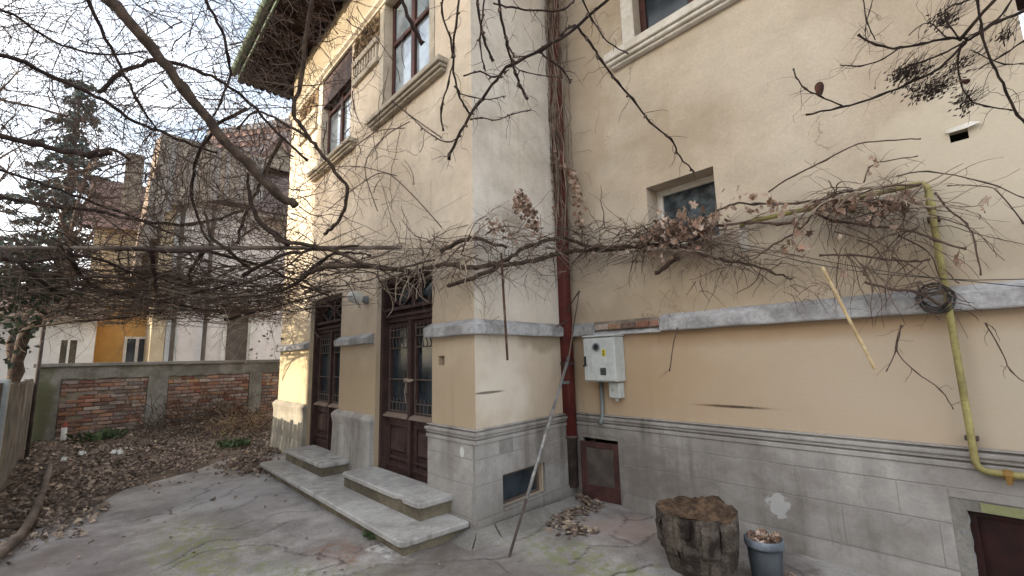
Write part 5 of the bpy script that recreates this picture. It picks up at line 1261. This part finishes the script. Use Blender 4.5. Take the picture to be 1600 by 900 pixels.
for _ in range(420):
    x_, y_ = rng.gauss(-8.7,.45), rng.uniform(-1.9,.4); p = Vector((min(x_,-9.2+1.6), y_, soil_h(x_, y_)+rng.random()*.15)); p.x = max(p.x, -9.4)
    q = walk(rng, p, rvec(rng)+Vector((0,0,.35)), rng.uniform(.3,.9), 6, .3, -.06)
    for v in q: v.x = max(v.x, -9.44)
    m.tube(q, rng.uniform(.003,.007), 4, False)
tag(m.build('brush_pile', 'bark', kind='stuff'), 'heap of cut brown brushwood against the brick garden wall', 'brush')
m = MB(); c = on(385,665,'x',-8.2)
for _ in range(330):
    p = Vector((-8.1+rng.gauss(0,.2), c.y+rng.gauss(0,.3), soil_h(-8.1,c.y)+rng.random()*.3)); q = walk(rng, p, rvec(rng)+Vector((0,0,.2)), rng.uniform(.15,.45), 5, .4, -.15); o = len(m.f); m.tube(q, .0035, 3, False); m.t += [rng.random()]*(len(m.f)-o)
tag(m.build('dry_grass', 'straw', kind='stuff'), 'bleached tuft of dry grass on the heap beside the sunny pier', 'grass')
def weedy(c, n_, sp, ln, name, lab):
    m = MB()
    for _ in range(n_):
        p = Vector(c)+Vector((rng.gauss(0,sp), rng.gauss(0,sp*.7), 0)); d = Vector((rng.gauss(0,.6), rng.gauss(0,.6), 1)).normalized(); a = d.orthogonal().normalized()*ln*.22; l_ = ln*rng.uniform(.5,1.2)
        m.add([p, p+d*l_*.5+a, p+d*l_+Vector((d.x,d.y,-.3))*l_*.4, p+d*l_*.5-a], [(0,1,2),(0,2,3)], rng.random())
    tag(m.build(name, 'weed', kind='stuff'), lab, 'weeds')
p = on(586,838,'z',0); weedy((p.x,p.y,0), 90, .05, .10, 'weed', 'small green weed growing at the front edge of the long slab')
p = on(165,692,'x',-9.0); weedy((-9.0,p.y,soil_h(-9,p.y)-.02), 200, .22, .18, 'grass_tuft', 'patch of green grass at the foot of the brick wall')
p = on(395,690,'x',-7.2); weedy((-7.0,-.6,soil_h(-7,-.6)), 90, .15, .16, 'grass_tuft', 'darker green tuft near the sunny pier foot')
for k, (px_, py_, sz, lab) in enumerate(((182,712,.10,'crumpled white plastic scrap on the leaves before the brick wall'), (100,720,.06,'white paper scrap lying beneath the marker post'), (128,712,.07,'pale strip of rubbish among leaves at the left'))):
    p = on(px_, py_, 'z', .12); m = MB(); r2 = random.Random(k); n = 5
    vs = [p+Vector((i/n-.5, (j/n-.5)*.7, .55*r2.random()))*sz*2+rvec(r2)*sz*.18 for j in range(n+1) for i in range(n+1)]
    m.add(vs, [(j*(n+1)+i, j*(n+1)+i+1, (j+1)*(n+1)+i+1, (j+1)*(n+1)+i) for j in range(n) for i in range(n)]).build('litter_scrap', 'scrap_white', label=lab, cat='litter', loc=p)
m = MB()
for _ in range(26):
    p = Vector((rng.uniform(-3.5,2.8), rng.uniform(-2.3,1.2), .008)); q = walk(rng, p, rvec(rng)*Vector((1,1,.02)), rng.uniform(.05,.3), 4, .2); 
    for v in q: v.z = .010
    m.tube(q, .002, 4, False)
tag(m.build('fallen_twigs', 'twig', kind='stuff'), 'small twigs scattered over the cracked paving', 'twigs')
